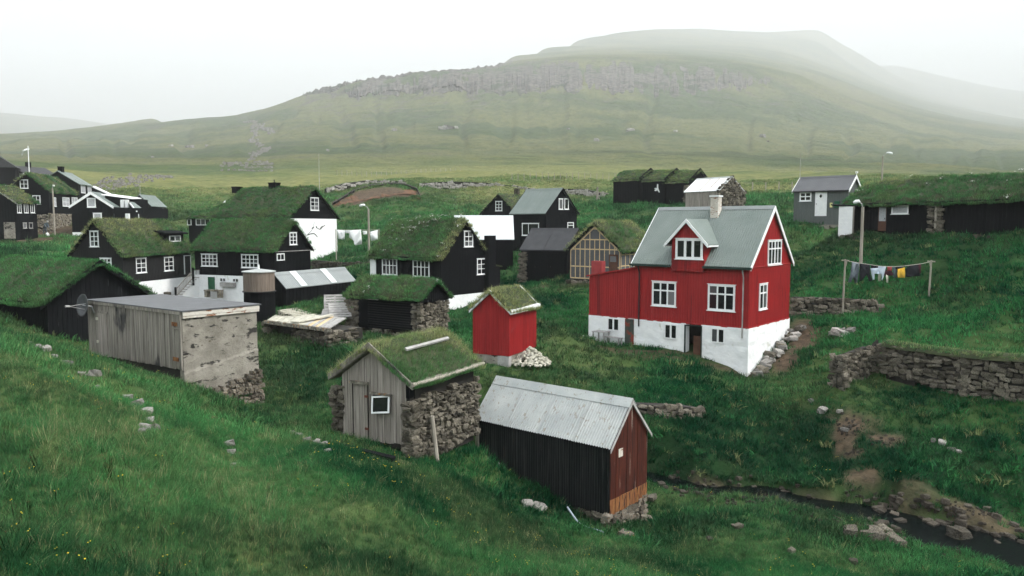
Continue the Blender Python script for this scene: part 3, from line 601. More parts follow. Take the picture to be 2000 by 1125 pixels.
class House:
    """s runs along the ridge from the visible gable, t across from the visible long side, z up from the eaves"""
    def __init__(o, key, name, label, cat, depth, og=.15, oe=.2, group=None):
        o.h, X, Y, Z, yaw, o.L, o.W, o.Hr = FIT[key]; o.D = depth; o.og, o.oe = og, oe; o.k = o.Hr / (o.W / 2)
        o.root = empty(name, (X, Y, Z - depth), R(yaw)); tag(o.root, label, cat, group)
        o.a = np.array([math.cos(R(yaw)), math.sin(R(yaw)), 0]); o.b = o.h * np.array([-math.sin(R(yaw)), math.cos(R(yaw)), 0]); o.O = np.array([X, Y, Z])
        c = o.O + o.a * o.L / 2 + o.b * o.W / 2; KEEP_OUT.append((c[0], c[1], o.L / 2 - og + .05, o.W / 2 - oe + .05, R(yaw)))
        o.s0, o.s1, o.t0, o.t1 = og, o.L - og, oe, o.W - oe
    def m(o, p): return np.array([p[0], o.h * p[1], p[2] + o.D])
    def mb(o): return MB(o.m)
    def roofz(o, t): return o.Hr - abs(t - o.W / 2) * o.k
    def axes(o, face):
        if face == 'front': return np.array([0, o.t0, 0.]), np.array([1., 0, 0]), np.array([0, -1., 0])
        if face == 'gable': return np.array([o.s0, 0, 0.]), np.array([0, 1., 0]), np.array([-1., 0, 0])
        if face == 'back': return np.array([0, o.t1, 0.]), np.array([1., 0, 0]), np.array([0, 1., 0])
    def hit(o, face, px, py, off=0.):
        """image point -> (u, z) on a wall plane of the house"""
        P0, U, N_ = o.axes(face); P0 = P0 + N_ * off
        w = lambda v: o.a * v[0] + o.b * v[1] + np.array([0, 0, v[2]])
        r = ray(px, py); n = w(N_); q = o.O + w(P0); k = (q @ n) / (r @ n); p = r * k - q
        return float(p @ w(U)), float(p[2])
    def rect(o, face, x0, y0, x1, y1, off=0.):
        c = [o.hit(face, x, y, off) for x in (x0, x1) for y in (y0, y1)]; mx, my = (x0 + x1) / 2, (y0 + y1) / 2
        u = sorted((o.hit(face, x0, my, off)[0], o.hit(face, x1, my, off)[0])); z = sorted((o.hit(face, mx, y0, off)[1], o.hit(face, mx, y1, off)[1]))
        return u[0], u[1], z[0], z[1]
    def slab(o, b, face, u0, u1, z0, z1, n0, n1):
        P0, U, N_ = o.axes(face); b.ob(P0 + U * u0 + N_ * n0 + np.array([0, 0, z0]), U * (u1 - u0), N_ * (n1 - n0), (0, 0, z1 - z0)); return b
    def walls(o, mat, low=None, name='wall', board=.16, drop=.10, gable=True, proud=.014):
        """solid body of the house with battened boards on its visible faces"""
        low = -o.D if low is None else low; b = o.mb(); zt = lambda t: o.roofz(t) - drop
        prof = [(o.s0, o.t0, low), (o.s0, o.t1, low), (o.s0, o.t1, zt(o.t1)), (o.s0, o.W / 2, zt(o.W / 2)), (o.s0, o.t0, zt(o.t0))]
        b.prism(prof, (o.s1 - o.s0, 0, 0))
        if board:
            n = int((o.s1 - o.s0) / board)
            for k in range(n + 1):
                u = o.s0 + (o.s1 - o.s0) * k / n; o.slab(b, 'front', u - .02, u + .02, low, zt(o.t0), 0, proud + .004 * random.random())
            n = int((o.t1 - o.t0) / board)
            for k in range(n + 1):
                t = o.t0 + (o.t1 - o.t0) * k / n; o.slab(b, 'gable', t - .02, t + .02, low, zt(t) - .03, 0, proud + .004 * random.random())
        return b.build(name, mat, o.root)
    def plinth(o, mat, z0, z1, proud=.03, rough=.02, name='plinth'):
        b = o.mb(); n = 40
        def side(face, L0, L1):
            P0, U, N_ = o.axes(face)
            def fn(a, c):
                u = L0 + (L1 - L0) * a; z = z0 + (z1 - z0) * c; q = proud + rough * 2 * (fbm(u * 2.2 + 3, z * 2.6, 9, 3) - .5) * (0 < a < 1)
                return P0 + U * u + N_ * q + np.array([0, 0, z])
            b.grid(fn, n, 10)
        side('front', o.s0 - proud, o.s1 + proud); side('gable', o.t0 - proud, o.t1 + proud)
        b.box((o.s0 - proud + .01, o.t0 - proud + .01, z0), (o.s1 + proud, o.t1 + proud, z1 - .004))
        b.sm = False
        return b.build(name, mat, o.root)
    def window(o, face, rect, cols=2, rows=3, mat='white', fr=.07, mu=.045, split=None, name='window', sill=True, pane='glass', off=.0, colw=None, px=True):
        u0, u1, z0, z1 = o.rect(face, *rect, off) if px else rect
        P0, U, N_ = o.axes(face); P0 = P0 + N_ * off; b = o.mb(); w, h = u1 - u0, z1 - z0; fr = min(fr, w * .16, h * .16)
        def bar(a0, a1, c0, c1, n1): b.ob(P0 + U * a0 + np.array([0, 0, c0]), U * (a1 - a0), N_ * n1, (0, 0, c1 - c0))
        bar(u0, u0 + fr, z0, z1, .05); bar(u1 - fr, u1, z0, z1, .05); bar(u0 + fr, u1 - fr, z1 - fr, z1, .048); bar(u0 + fr, u1 - fr, z0, z0 + fr, .048)
        if sill and h > .5: bar(u0 - .05, u1 + .05, z0 - .035, z0, .085); bar(u0 - .04, u1 + .04, z1, z1 + .03, .07)
        iu0, iu1, iz0, iz1 = u0 + fr, u1 - fr, z0 + fr, z1 - fr
        cw = colw or [1 / cols] * cols; rh = split or [1 / rows] * rows; cols, rows = len(cw), len(rh)
        cu = [iu0 + (iu1 - iu0) * sum(cw[:k]) for k in range(cols + 1)]; rz = [iz0 + (iz1 - iz0) * sum(rh[:k]) for k in range(rows + 1)]
        for k in range(1, cols):
            q = mu * (1.6 if cols == 4 and k == 2 else 1); bar(cu[k] - q / 2, cu[k] + q / 2, iz0, iz1, .044)
        for k in range(1, rows): bar(iu0, iu1, rz[k] - mu / 2, rz[k] + mu / 2, .040)
        wo = b.build(name, M[mat], o.root)
        for i in range(cols):
            for j in range(rows):
                p = o.mb(); p.ob(P0 + U * (cu[i] + .002) + np.array([0, 0, rz[j] + .002]), U * (cu[i + 1] - cu[i] - .004), N_ * .020, (0, 0, rz[j + 1] - rz[j] - .004)); p.build('pane', M[pane], wo)
        return wo
    def door(o, face, rect, mat, frame=None, px=True, name='door', planks=5, off=0., handle=True):
        u0, u1, z0, z1 = o.rect(face, *rect, off) if px else rect
        P0, U, N_ = o.axes(face); P0 = P0 + N_ * off; b = o.mb(); w = u1 - u0
        for k in range(planks): b.ob(P0 + U * (u0 + w * k / planks + .004) + np.array([0, 0, z0]), U * (w / planks - .008), N_ * (.036 + .004 * (k % 2)), (0, 0, z1 - z0))
        b.ob(P0 + U * u0 + np.array([0, 0, z0]), U * w, N_ * .03, (0, 0, z1 - z0))
        d = b.build(name, M[mat], o.root)
        if frame:
            f = o.mb(); fr = .07
            for a0, a1, c0, c1 in ((u0 - fr, u0, z0, z1 + fr), (u1, u1 + fr, z0, z1 + fr), (u0, u1, z1, z1 + fr)): f.ob(P0 + U * a0 + np.array([0, 0, c0]), U * (a1 - a0), N_ * .06, (0, 0, c1 - c0))
            f.build('door_frame', M[frame], d)
        if handle:
            hd = o.mb(); hd.ob(P0 + U * (u0 + w * .86) + N_ * .04 + np.array([0, 0, z0 + (z1 - z0) * .48]), U * .03, N_ * .05, (0, 0, .1)); hd.build('handle', M['blackmetal'], d)
        return d
    def metal_roof(o, mat, ridge=None, corr=.0, pitch=.09, thick=.05, edge=None, seams=0, name='roof'):
        n = max(2, int(o.L / pitch)) if corr else max(2, seams or 2); sub = 4 if corr else 1
        for side in (0, 1):
            b = o.mb(); t0, t1 = (0, o.W / 2) if side == 0 else (o.W, o.W / 2)
            k = n * sub
            def P(i, t, up): 
                s = o.L * i / k; dz = corr * math.cos(2 * math.pi * i / sub) if corr else 0
                return (s, t, o.roofz(t) + dz + up)
            for i in range(k + 1): b.v += [tuple(o.m(np.array(P(i, t0, 0)))), tuple(o.m(np.array(P(i, t1, 0)))), tuple(o.m(np.array(P(i, t0, -thick)))), tuple(o.m(np.array(P(i, t1, -thick))))]
            for i in range(k):
                a, c = 4 * i, 4 * i + 4; b.f += [(a, c, c + 1, a + 1), (a + 2, a + 3, c + 3, c + 2), (a, a + 2, c + 2, c), (a + 1, c + 1, c + 3, a + 3)]
            b.f += [(0, 1, 3, 2), (4 * k, 4 * k + 2, 4 * k + 3, 4 * k + 1)]
            if not corr and seams:
                for i in range(1, seams):
                    s = o.L * i / seams; b.ob((s - .012, t0, o.roofz(t0)), (.024, 0, 0), (0, t1 - t0, o.Hr), (0, 0, .022))
            b.build(name, mat, o.root)
        if ridge:
            b = o.mb(); w = .16
            b.prism([(-.01, o.W / 2 - w, o.roofz(o.W / 2 - w) + .03), (-.01, o.W / 2, o.Hr + .05), (-.01, o.W / 2 + w, o.roofz(o.W / 2 + w) + .03), (-.01, o.W / 2, o.Hr - .02)], (o.L + .02, 0, 0)); b.build('ridge_cap', ridge, o.root)
    def barge(o, mat, w=.2, thick=.04, ends=(0, 1), drop=0., name='barge_board'):
        for e in ends:
            for sd in (0, 1):
                b = o.mb(); s = -thick - .003 if e == 0 else o.L + .003; t0 = -.02 if sd == 0 else o.W + .02; tm = o.W / 2
                b.prism([(s, t0, o.roofz(t0) + .03 - drop), (s, tm, o.Hr + .03 - drop), (s, tm, o.Hr + .03 - w * 1.25 - drop), (s, t0, o.roofz(t0) + .03 - w - drop)], (thick, 0, 0)); b.build(name, mat, o.root)
    def turf(o, den=40, idx=(5, 9), ss=(.55, 1.0), thick=.17, tan=.15, seed=1, hip=0., tanfn=None, flowers=0., name='turf_roof', boards='tar', bump=.07, hue0=.0):
        """sod roof: boards below, a bumpy sod layer and grass on it"""
        b = o.mb(); e = .03
        for sd in (0, 1):
            t0, t1 = (0, o.W / 2) if sd == 0 else (o.W, o.W / 2)
            b.prism([(0, t0, 0), (0, t1, o.Hr), (0, t1, o.Hr - .07), (0, t0, -.07)], (o.L - hip, 0, 0))
            b.prism([(0, t0, 0), (0, t0, .10), (0, t0 + (e if sd == 0 else -e), .12), (0, t0 + (e if sd == 0 else -e), 0.0)], (o.L - hip, 0, 0))
        b.build('roof_boards', M[boards], o.root)
        ov = .05; nu, nv = max(8, int(o.L / .28)), 22
        hf = lambda s: np.clip((o.L - s) / hip, .0, 1) if hip else 1.0
        def top(s, t):
            q = np.abs(t - o.W / 2) * o.k; q = np.sqrt(q * q + .012) - .04
            edge = np.minimum(np.minimum(t + ov, o.W + ov - t), np.minimum(s + ov, (o.L + ov - s)) * 1.0); rd = np.clip(edge / .14, 0, 1) ** .5
            return (o.Hr - q) * hf(s) + thick * rd + bump * 2 * (fbm(s * 1.1 + seed * 9, t * 1.1, seed, 3) - .5) + .10 * (fbm(s * .45 + 7 * seed, t * .4, seed + 4, 2) - .5)
        u = np.linspace(-ov, o.L + ov, nu + 1); v = np.linspace(-ov, o.W + ov, nv + 1); S, T = np.meshgrid(u, v, indexing='ij'); Z = top(S, T)
        V = np.stack([S, o.h * T, Z + o.D], -1).reshape(-1, 3); F = [(i * (nv + 1) + j, (i + 1) * (nv + 1) + j, (i + 1) * (nv + 1) + j + 1, i * (nv + 1) + j + 1) for i in range(nu) for j in range(nv)]
        # skirt round the edge
        ring = [(i, 0) for i in range(nu + 1)] + [(nu, j) for j in range(1, nv + 1)] + [(i, nv) for i in range(nu - 1, -1, -1)] + [(0, j) for j in range(nv - 1, 0, -1)]
        n0 = len(V); low = np.array([(u[i], o.h * v[j], (o.Hr - abs(v[j] - o.W / 2) * o.k) * (hf(u[i])) + o.D + .012) for i, j in ring]); V = np.vstack([V, low]); nrg = len(ring)
        F += [(ring[q][0] * (nv + 1) + ring[q][1], n0 + q, n0 + (q + 1) % nrg, ring[(q + 1) % nrg][0] * (nv + 1) + ring[(q + 1) % nrg][1]) for q in range(nrg)]
        n = int(den * o.L * math.hypot(o.W, 2 * o.Hr)); s = rng.uniform(-ov, o.L + ov, n); t = rng.uniform(-ov, o.W + ov, n)
        ne = int(den * .45 * (o.L * 2 + o.W * 2)); q = rng.random(ne)
        s = np.concatenate([s, np.where(q < .6, rng.uniform(0, o.L, ne), np.where(q < .8, -ov, o.L + ov))]); t = np.concatenate([t, np.where(q < .3, -ov, np.where(q < .6, o.W + ov, rng.uniform(0, o.W, ne)))])
        # only where the far slope can be seen over the ridge is it thinned
        far = (t > o.W * .62) & (rng.random(len(t)) < .55); s, t = s[~far], t[~far]; n = len(s)
        z = top(s, t) + o.D - .02; P_ = np.stack([s, o.h * t, z], 1)
        nn = fbm(s * .6 + seed * 5, t * .6, seed + 20, 3); tn = np.clip(.10 + tan * 2.2 * smooth(.35, .7, nn), 0, 1)
        if tanfn is not None: tn = np.clip(tn + tanfn(s, t) * (.4 + .9 * smooth(.3, .6, nn)), 0, 1)
        ii = rng.integers(*idx, n); sc = rng.uniform(*ss, n) * (.7 + .6 * nn)
        m = rng.random(n) < np.clip(tn * .5 - .1, 0, .4); ii[m] = rng.integers(13, 16, m.sum()); sc[m] *= .7
        if flowers: m = (rng.random(n) < flowers * smooth(.5, .62, fbm(s * .9, t * .9 + 3, seed + 30, 2))); ii[m] = rng.integers(18, 20, m.sum()); sc[m] = rng.uniform(.7, 1.2, m.sum())
        hue = np.clip(fbm(s * 1.4, t * 1.4, seed + 40, 3) + rng.normal(0, .15, n) + hue0, 0, 1)
        me = bpy.data.meshes.new(name); me.from_pydata([tuple(p) for p in V], [], F); me.update(); me.shade_smooth(); tr = link(name, me, o.root, TURF)
        return tag(grass_object('roof_grass', np.zeros((0, 3)), [], P_, ii, sc, tn * rng.uniform(.4, 1.1, n), hue, None, tr), kind='stuff')
    def chimney(o, s, t, w, d, z0, z1, mat, cap=None, name='chimney'):
        b = o.mb(); b.box((s - w / 2, t - d / 2, z0), (s + w / 2, t + d / 2, z1)); c = b.build(name, M[mat], o.root)
        b = o.mb(); b.box((s - w / 2 - .05, t - d / 2 - .05, z1), (s + w / 2 + .05, t + d / 2 + .05, z1 + .08)); b.build('chimney_cap', M[cap or mat], c); return c
# ================================================================== the red house
def red_house():
    H = House('red', 'red_house', 'large red house with white stone base and green ribbed roof', 'house', 5.4, .12, .16)
    Zs = -2.93                                                      # foot of the boarding
    L2 = H.s1 + 2.85                                                 # end of the annex
    b = H.mb(); zt = lambda t: H.roofz(t) - .07
    b.prism([(H.s0, H.t0, Zs), (H.s0, H.t1, Zs), (H.s0, H.t1, zt(H.t1)), (H.s0, H.W / 2, zt(H.W / 2)), (H.s0, H.t0, zt(H.t0))], (H.s1 - H.s0, 0, 0)); b.build('wall', M['red'], H.root)
    n = 44; b = H.mb()
    for k in range(n + 1): u = H.s0 + (H.s1 - H.s0) * k / n; H.slab(b, 'front', u - .022, u + .022, Zs, zt(H.t0), 0, .016)
    n = 38
    for k in range(n + 1):
        t = H.t0 + (H.t1 - H.t0) * k / n; H.slab(b, 'gable', t - .022, t + .022, Zs, zt(t) - .02, 0, .016)
    H.slab(b, 'gable', H.t0, H.t1, -.06, .0, 0, .05); H.slab(b, 'gable', H.t0 - .03, H.t1 + .03, Zs - .03, Zs + .05, 0, .045); H.slab(b, 'front', H.s0 - .03, L2 + .03, Zs - .03, Zs + .05, 0, .045)
    b.build('siding_batten', M['red'], H.root)
    # annex with its own low roof
    za, zb = -.28, -.80
    b = H.mb(); b.prism([(H.s1, H.t0, Zs), (L2, H.t0, Zs), (L2, H.t0, zb), (H.s1, H.t0, za)], (0, 3.2, 0))
    for k in range(1, 20): u = H.s1 + 2.85 * k / 20; H.slab(b, 'front', u - .022, u + .022, Zs, za + (zb - za) * k / 20, 0, .016)
    b.build('annex_wall', M['red'], H.root)
    b = H.mb(); b.prism([(H.s1 - .02, H.t0 - .12, za), (L2 + .12, H.t0 - .12, zb - .02), (L2 + .12, H.t0 - .12, zb + .05), (H.s1 - .02, H.t0 - .12, za + .07)], (0, 3.45, 0)); b.build('annex_roof', M['red'], H.root)
    u0, u1, z0, z1 = H.rect('front', 1155, 510, 1175, 532, -1.4); b = H.mb(); b.box((u0, H.t0 + 1.4, z0 - .3), (u1, H.t0 + 1.8, z1)); c = b.build('chimney', M['redcloth'], H.root)
    # whitewashed stone base, with the open cellar doorway left out
    du0, du1, dz0, dz1 = H.rect('front', 1340, 637, 1370, 697)
    b = H.mb(); pr = .05
    def patch(u0, u1, z0, z1, face='front'):
        P0, U, N_ = H.axes(face); nu, nz = max(2, int((u1 - u0) / .11)), max(2, int((z1 - z0) / .11))
        def fn(a, c):
            u, z = u0 + (u1 - u0) * a, z0 + (z1 - z0) * c; return P0 + U * u + N_ * (pr + .05 * (fbm(u * 2.4, z * 3.4, 5, 3) - .5) * (0.01 < a < .99)) + np.array([0, 0, z])
        b.grid(fn, nu, nz)
    zlow = -H.D
    patch(H.s0 - pr, du0, zlow, Zs); patch(du1, L2, zlow, Zs); patch(du0, du1, zlow, dz0); patch(H.t0 - pr, H.t1 + pr, zlow, Zs, 'gable')
    b.box((du0 - .01, H.t0 - pr, zlow), (du0, H.t0 + .35, Zs)); b.box((du1, H.t0 - pr, zlow), (du1 + .01, H.t0 + .35, Zs)); b.box((L2 - .02, H.t0 - pr, zlow), (L2, H.t0 + 3.2, Zs))
    b.poly([(H.s0, H.t1 + pr, zlow), (L2, H.t1 + pr, zlow), (L2, H.t1 + pr, Zs), (H.s0, H.t1 + pr, Zs)]); b.poly([(H.s0 - pr, H.t0 - pr, Zs - .002), (L2, H.t0 - pr, Zs - .002), (L2, H.t0 + .4, Zs - .002), (H.s0 - pr, H.t0 + .4, Zs - .002)])
    b.build('plinth', M['whitewash'], H.root)
    b = H.mb(); b.box((du0 - .4, H.t0 + 1.3, zlow), (du1 + 1.2, H.t0 + 1.35, Zs)); b.box((du0 - .4, H.t0 + .3, dz0 - .06), (du1 + 1.2, H.t0 + 1.35, dz0)); b.box((du1 + 1.2, H.t0 + .3, zlow), (du1 + 1.25, H.t0 + 1.35, Zs)); b.box((du0 - .45, H.t0 + .3, zlow), (du0 - .4, H.t0 + 1.35, Zs)); b.build('cellar_wall', M['core'], H.root)
    b = H.mb(); b.box((du0 + .02, H.t0 + .1, dz0), (du0 + .02 + (du1 - du0) * .55, H.t0 + .15, dz1 - .5)); b.build('leaning_board', M['brown'], H.root)
    f = H.mb()
    for a0, a1, c0, c1 in ((du1 - .0, du1 + .07, dz0, dz1 + .05), (du0 - .05, du0, dz0, dz1 + .05), (du0, du1, dz1, dz1 + .05)): H.slab(f, 'front', a0, a1, c0, c1, pr - .01, pr + .045)
    f.build('door_frame', M['darkgreen'], H.root)
    H.door('front', (1221, 623, 1238, 672), 'peeling', None, off=pr, planks=4)
    for r in ((1187, 621, 1210, 646), (1298, 633, 1323, 662), (1389, 641, 1416, 670)): H.window('front', r, 2, 1, fr=.06, mu=.09, off=pr, sill=False)
    H.window('front', (1274, 550, 1321, 598), split=[.66, .34], cols=3, fr=.09, mu=.075); H.window('front', (1383, 556, 1436, 607), split=[.66, .34], cols=3, fr=.09, mu=.075)
    H.window('gable', (1482, 554, 1497, 604), cols=2, split=[.66, .34], fr=.08, mu=.07); H.window('gable', (1499, 469, 1525, 517), cols=4, split=[.68, .32], fr=.08, mu=.06)
    # roof, ridge, gutters, chimney
    H.metal_roof(M['greenroof'], M['greymetal'], corr=.022, pitch=.12, thick=.06); H.barge(M['white'], .2)
    # dormer
    u0, u1, _, _ = H.rect('front', 1312, 450, 1375, 520, .17); zt_ = H.hit('front', 1345, 466, .17)[1]; za_ = H.hit('front', 1345, 430, .22)[1]; um = (u0 + u1) / 2; tf = H.t0 - .17; hw = (u1 - u0) / 2
    eave_l, eave_r = H.rect('front', 1303, 450, 1388, 520, .17)[:2]; ov = (eave_r - eave_l) / 2 - hw; zw = zt_ - .02; kd = (za_ - zw) / hw
    tb = lambda z: (z + .02) / H.k                                  # where the main roof reaches height z
    d = H.mb(); d.prism([(u0, tf, -.32), (u1, tf, -.32), (u1, tf, zw), (um, tf, za_ - .06), (u0, tf, zw)], (0, .06, 0))
    for u in (u0, u1 - .04): d.prism([(u, tf, -.32), (u, tb(zw), zw), (u, tf, zw)], (.04, 0, 0))
    for k in range(15): uu = u0 + (u1 - u0) * (k + .5) / 15; d.ob((uu - .02, tf - .014, -.32), (.04, 0, 0), (0, .014, 0), (0, 0, .32 + zw + kd * (hw - abs(uu - um)) * .92))
    dm = d.build('dormer', M['red'], H.root)
    for sg in (-1, 1):
        e = um + sg * (hw + ov); ze = zw - kd * ov
        r_ = H.mb(); q = [np.array((um, tf - .22, za_ + .02)), np.array((um, tb(za_), za_ + .02)), np.array((e, tb(ze), ze + .02)), np.array((e, tf - .22, ze + .02))]
        r_.prism(q, (0, 0, .05)); r_.build('dormer_roof', M['greenroof'], dm)
        w_ = H.mb(); w_.prism([(um, tf - .25, za_ + .08), (e, tf - .25, ze + .08), (e, tf - .25, ze - .10), (um, tf - .25, za_ - .12)], (0, .035, 0)); w_.build('dormer_barge', M['white'], dm)
        g_ = H.mb(); g_.box((e - .03 if sg > 0 else e - .03, tf - .2, ze - .06), (e + .05, tb(ze) - .05, ze + .02)); g_.build('dormer_gutter', M['white'], dm)
    w = H.window('front', (1320, 466, 1373, 506), cols=3, rows=1, fr=.11, mu=.13, off=.185); 
    gl, gr = H.hit('front', 1312, 518)[0], H.hit('front', 1376, 518)[0]
    for a0, a1 in ((-.06, min(gl, gr) - .02), (max(gl, gr) + .02, H.L + .06)):
        b = H.mb(); b.ob((a0, -.14, -.13), (a1 - a0, 0, 0), (0, .15, 0), (0, 0, .11)); b.build('gutter', M['darkgreen'], H.root)
    for px, nm, m_, low in ((1453, 'downpipe', 'greyplank', -3.4), (1250, 'downpipe', 'blackmetal', -3.3)):
        u = H.hit('front', px, 560)[0]; b = H.mb(); b.tube([(u, -.06, -.12), (u, -.04, -.25), (u, H.t0 - .09, -.5), (u, H.t0 - .09, low)], .035, 8); b.build(nm, M[m_], H.root)
    b = H.mb(); s_, t_ = H.L * .41, H.W * .5; 
    c = H.chimney(H.L * .46, H.W * .44, .42, .42, H.Hr - .75, H.Hr + .52, 'rustwhite', 'white'); 
    # threshold
    b = H.mb(); b.box((du0 - .1, H.t0 - .5, dz0 - .35), (du1 + .1, H.t0 - .06, dz0 - .1)); b.build('door_step', M['palestone'], H.root)
    return H
RED = red_house()

# ================================================================== rusty shed in front
def rusty_shed():
    H = House('rust', 'corrugated_shed', 'rusty shed with pale corrugated roof and dark iron side', 'shed', 2.6, .08, .10)
    zb = -2.0
    b = H.mb(); b.prism([(H.s0 + .03, H.t0 + .03, zb), (H.s0 + .03, H.t1 - .03, zb), (H.s0 + .03, H.t1 - .03, H.roofz(H.t1) - .1), (H.s0 + .03, H.W / 2, H.Hr - .1), (H.s0 + .03, H.t0 + .03, H.roofz(H.t0) - .1)], (H.s1 - H.s0 - .06, 0, 0)); b.build('timber_frame', M['core'], H.root)
    n = 6; Lw = (H.s1 - H.s0) / n                                    # iron sheets of the long side
    for k in range(n):
        b = H.mb(); nc = 10 * 4; s0 = H.s0 + Lw * k; lap = .02 * (k % 2)
        zz = [-1.92 + random.uniform(-.03, .03), H.roofz(H.t0) - .08]
        def fn(a, c): return (s0 + (Lw + .03) * a, H.t0 - .012 - lap * .4 + .02 * math.cos(2 * math.pi * a * 10) , zz[0] + (zz[1] - zz[0]) * c)
        b.grid(fn, nc, 1); b.build('wall_sheet', M['ironside'], H.root)
    # gable boards of red oxide iron above a rusted skirt
    nb = 7; wv = (H.t1 - H.t0) / nb
    for k in range(nb):
        t0, t1 = H.t0 + wv * k, H.t0 + wv * (k + 1); b = H.mb(); pr = .012 + .01 * (k % 2); e = .008; tm = [t0, t1] if not (t0 < H.W / 2 < t1) else [t0, H.W / 2, t1]
        top = [(H.s0 - pr, t, H.roofz(t) - .06) for t in tm]; b.prism([(H.s0 - pr, t0, -1.5), (H.s0 - pr, t1 - e, -1.5)] + top[::-1], (.02, 0, 0)); b.build('gable_sheet', M['oxide'], H.root)
        b = H.mb(); H.slab(b, 'gable', t0, t1 - .006, -1.92 + random.uniform(-.03, .03), -1.502, 0, .02 + .012 * (k % 2)); b.build('skirt_sheet', M['rust'], H.root)
    b = H.mb(); H.slab(b, 'gable', H.t0 + .4, H.t0 + .62, -.36, -.12, .026, .034); b.build('nailed_patch', M['rustwhite'], H.root)
    b = H.mb(); b.box((H.s1 - .06, H.t0 - .06, -2.4), (H.s1 + .06, H.t0 + .06, H.roofz(H.t0) - .1)); b.build('corner_post', M['postwood'], H.root)
    # roof in four sheets a side
    for sd in (0, 1):
        for k in range(4):
            s0, s1 = H.L * k / 4, H.L * (k + 1) / 4 + .03; b = H.mb(); nw = 15; up = .006 * (k % 2)
            ta, tb = (0., H.W / 2) if sd == 0 else (H.W, H.W / 2)
            b.grid(lambda a, c: (s0 + (s1 - s0) * a, ta + (tb - ta) * c, H.roofz(ta + (tb - ta) * c) + up + .021 * math.cos(2 * math.pi * a * nw)), nw * 4, 1)
            b.build('roof_sheet', M['zinc'], H.root)
    b = H.mb(); w = .2; b.prism([(-.03, H.W / 2 - w, H.roofz(H.W / 2 - w) + .03), (-.03, H.W / 2, H.Hr + .05), (-.03, H.W / 2 + w, H.roofz(H.W / 2 + w) + .03), (-.03, H.W / 2 + w, H.roofz(H.W / 2 + w) + .02), (-.03, H.W / 2, H.Hr + .03), (-.03, H.W / 2 - w, H.roofz(H.W / 2 - w) + .02)], (H.L + .06, 0, 0)); b.build('ridge_cap', M['zinc'], H.root)
    H.barge(M['greyplank'], .09, .025, ends=(0,), drop=.04)
    # rough stone footing
    b = H.mb(); b.box((H.s0 + .05, H.t0 + .05, -H.D), (H.s1, H.t1, -1.95)); b.build('footing', M['core'], H.root)
    stone_face(H.root, H.m((H.s0 + .06, 0, 0)), (0, H.h * 1.0, 0), (-1, 0, 0), H.W - .1, lambda u: -1.88, lambda u: -2.6, (.26, .15), M['lichen'], .2)
    stone_face(H.root, H.m((0, H.t0 + .06, 0)), (1, 0, 0), (0, -H.h, 0), H.L - .2, lambda u: -1.92, lambda u: -2.55, (.3, .16), M['stone'], .18)
rusty_shed()

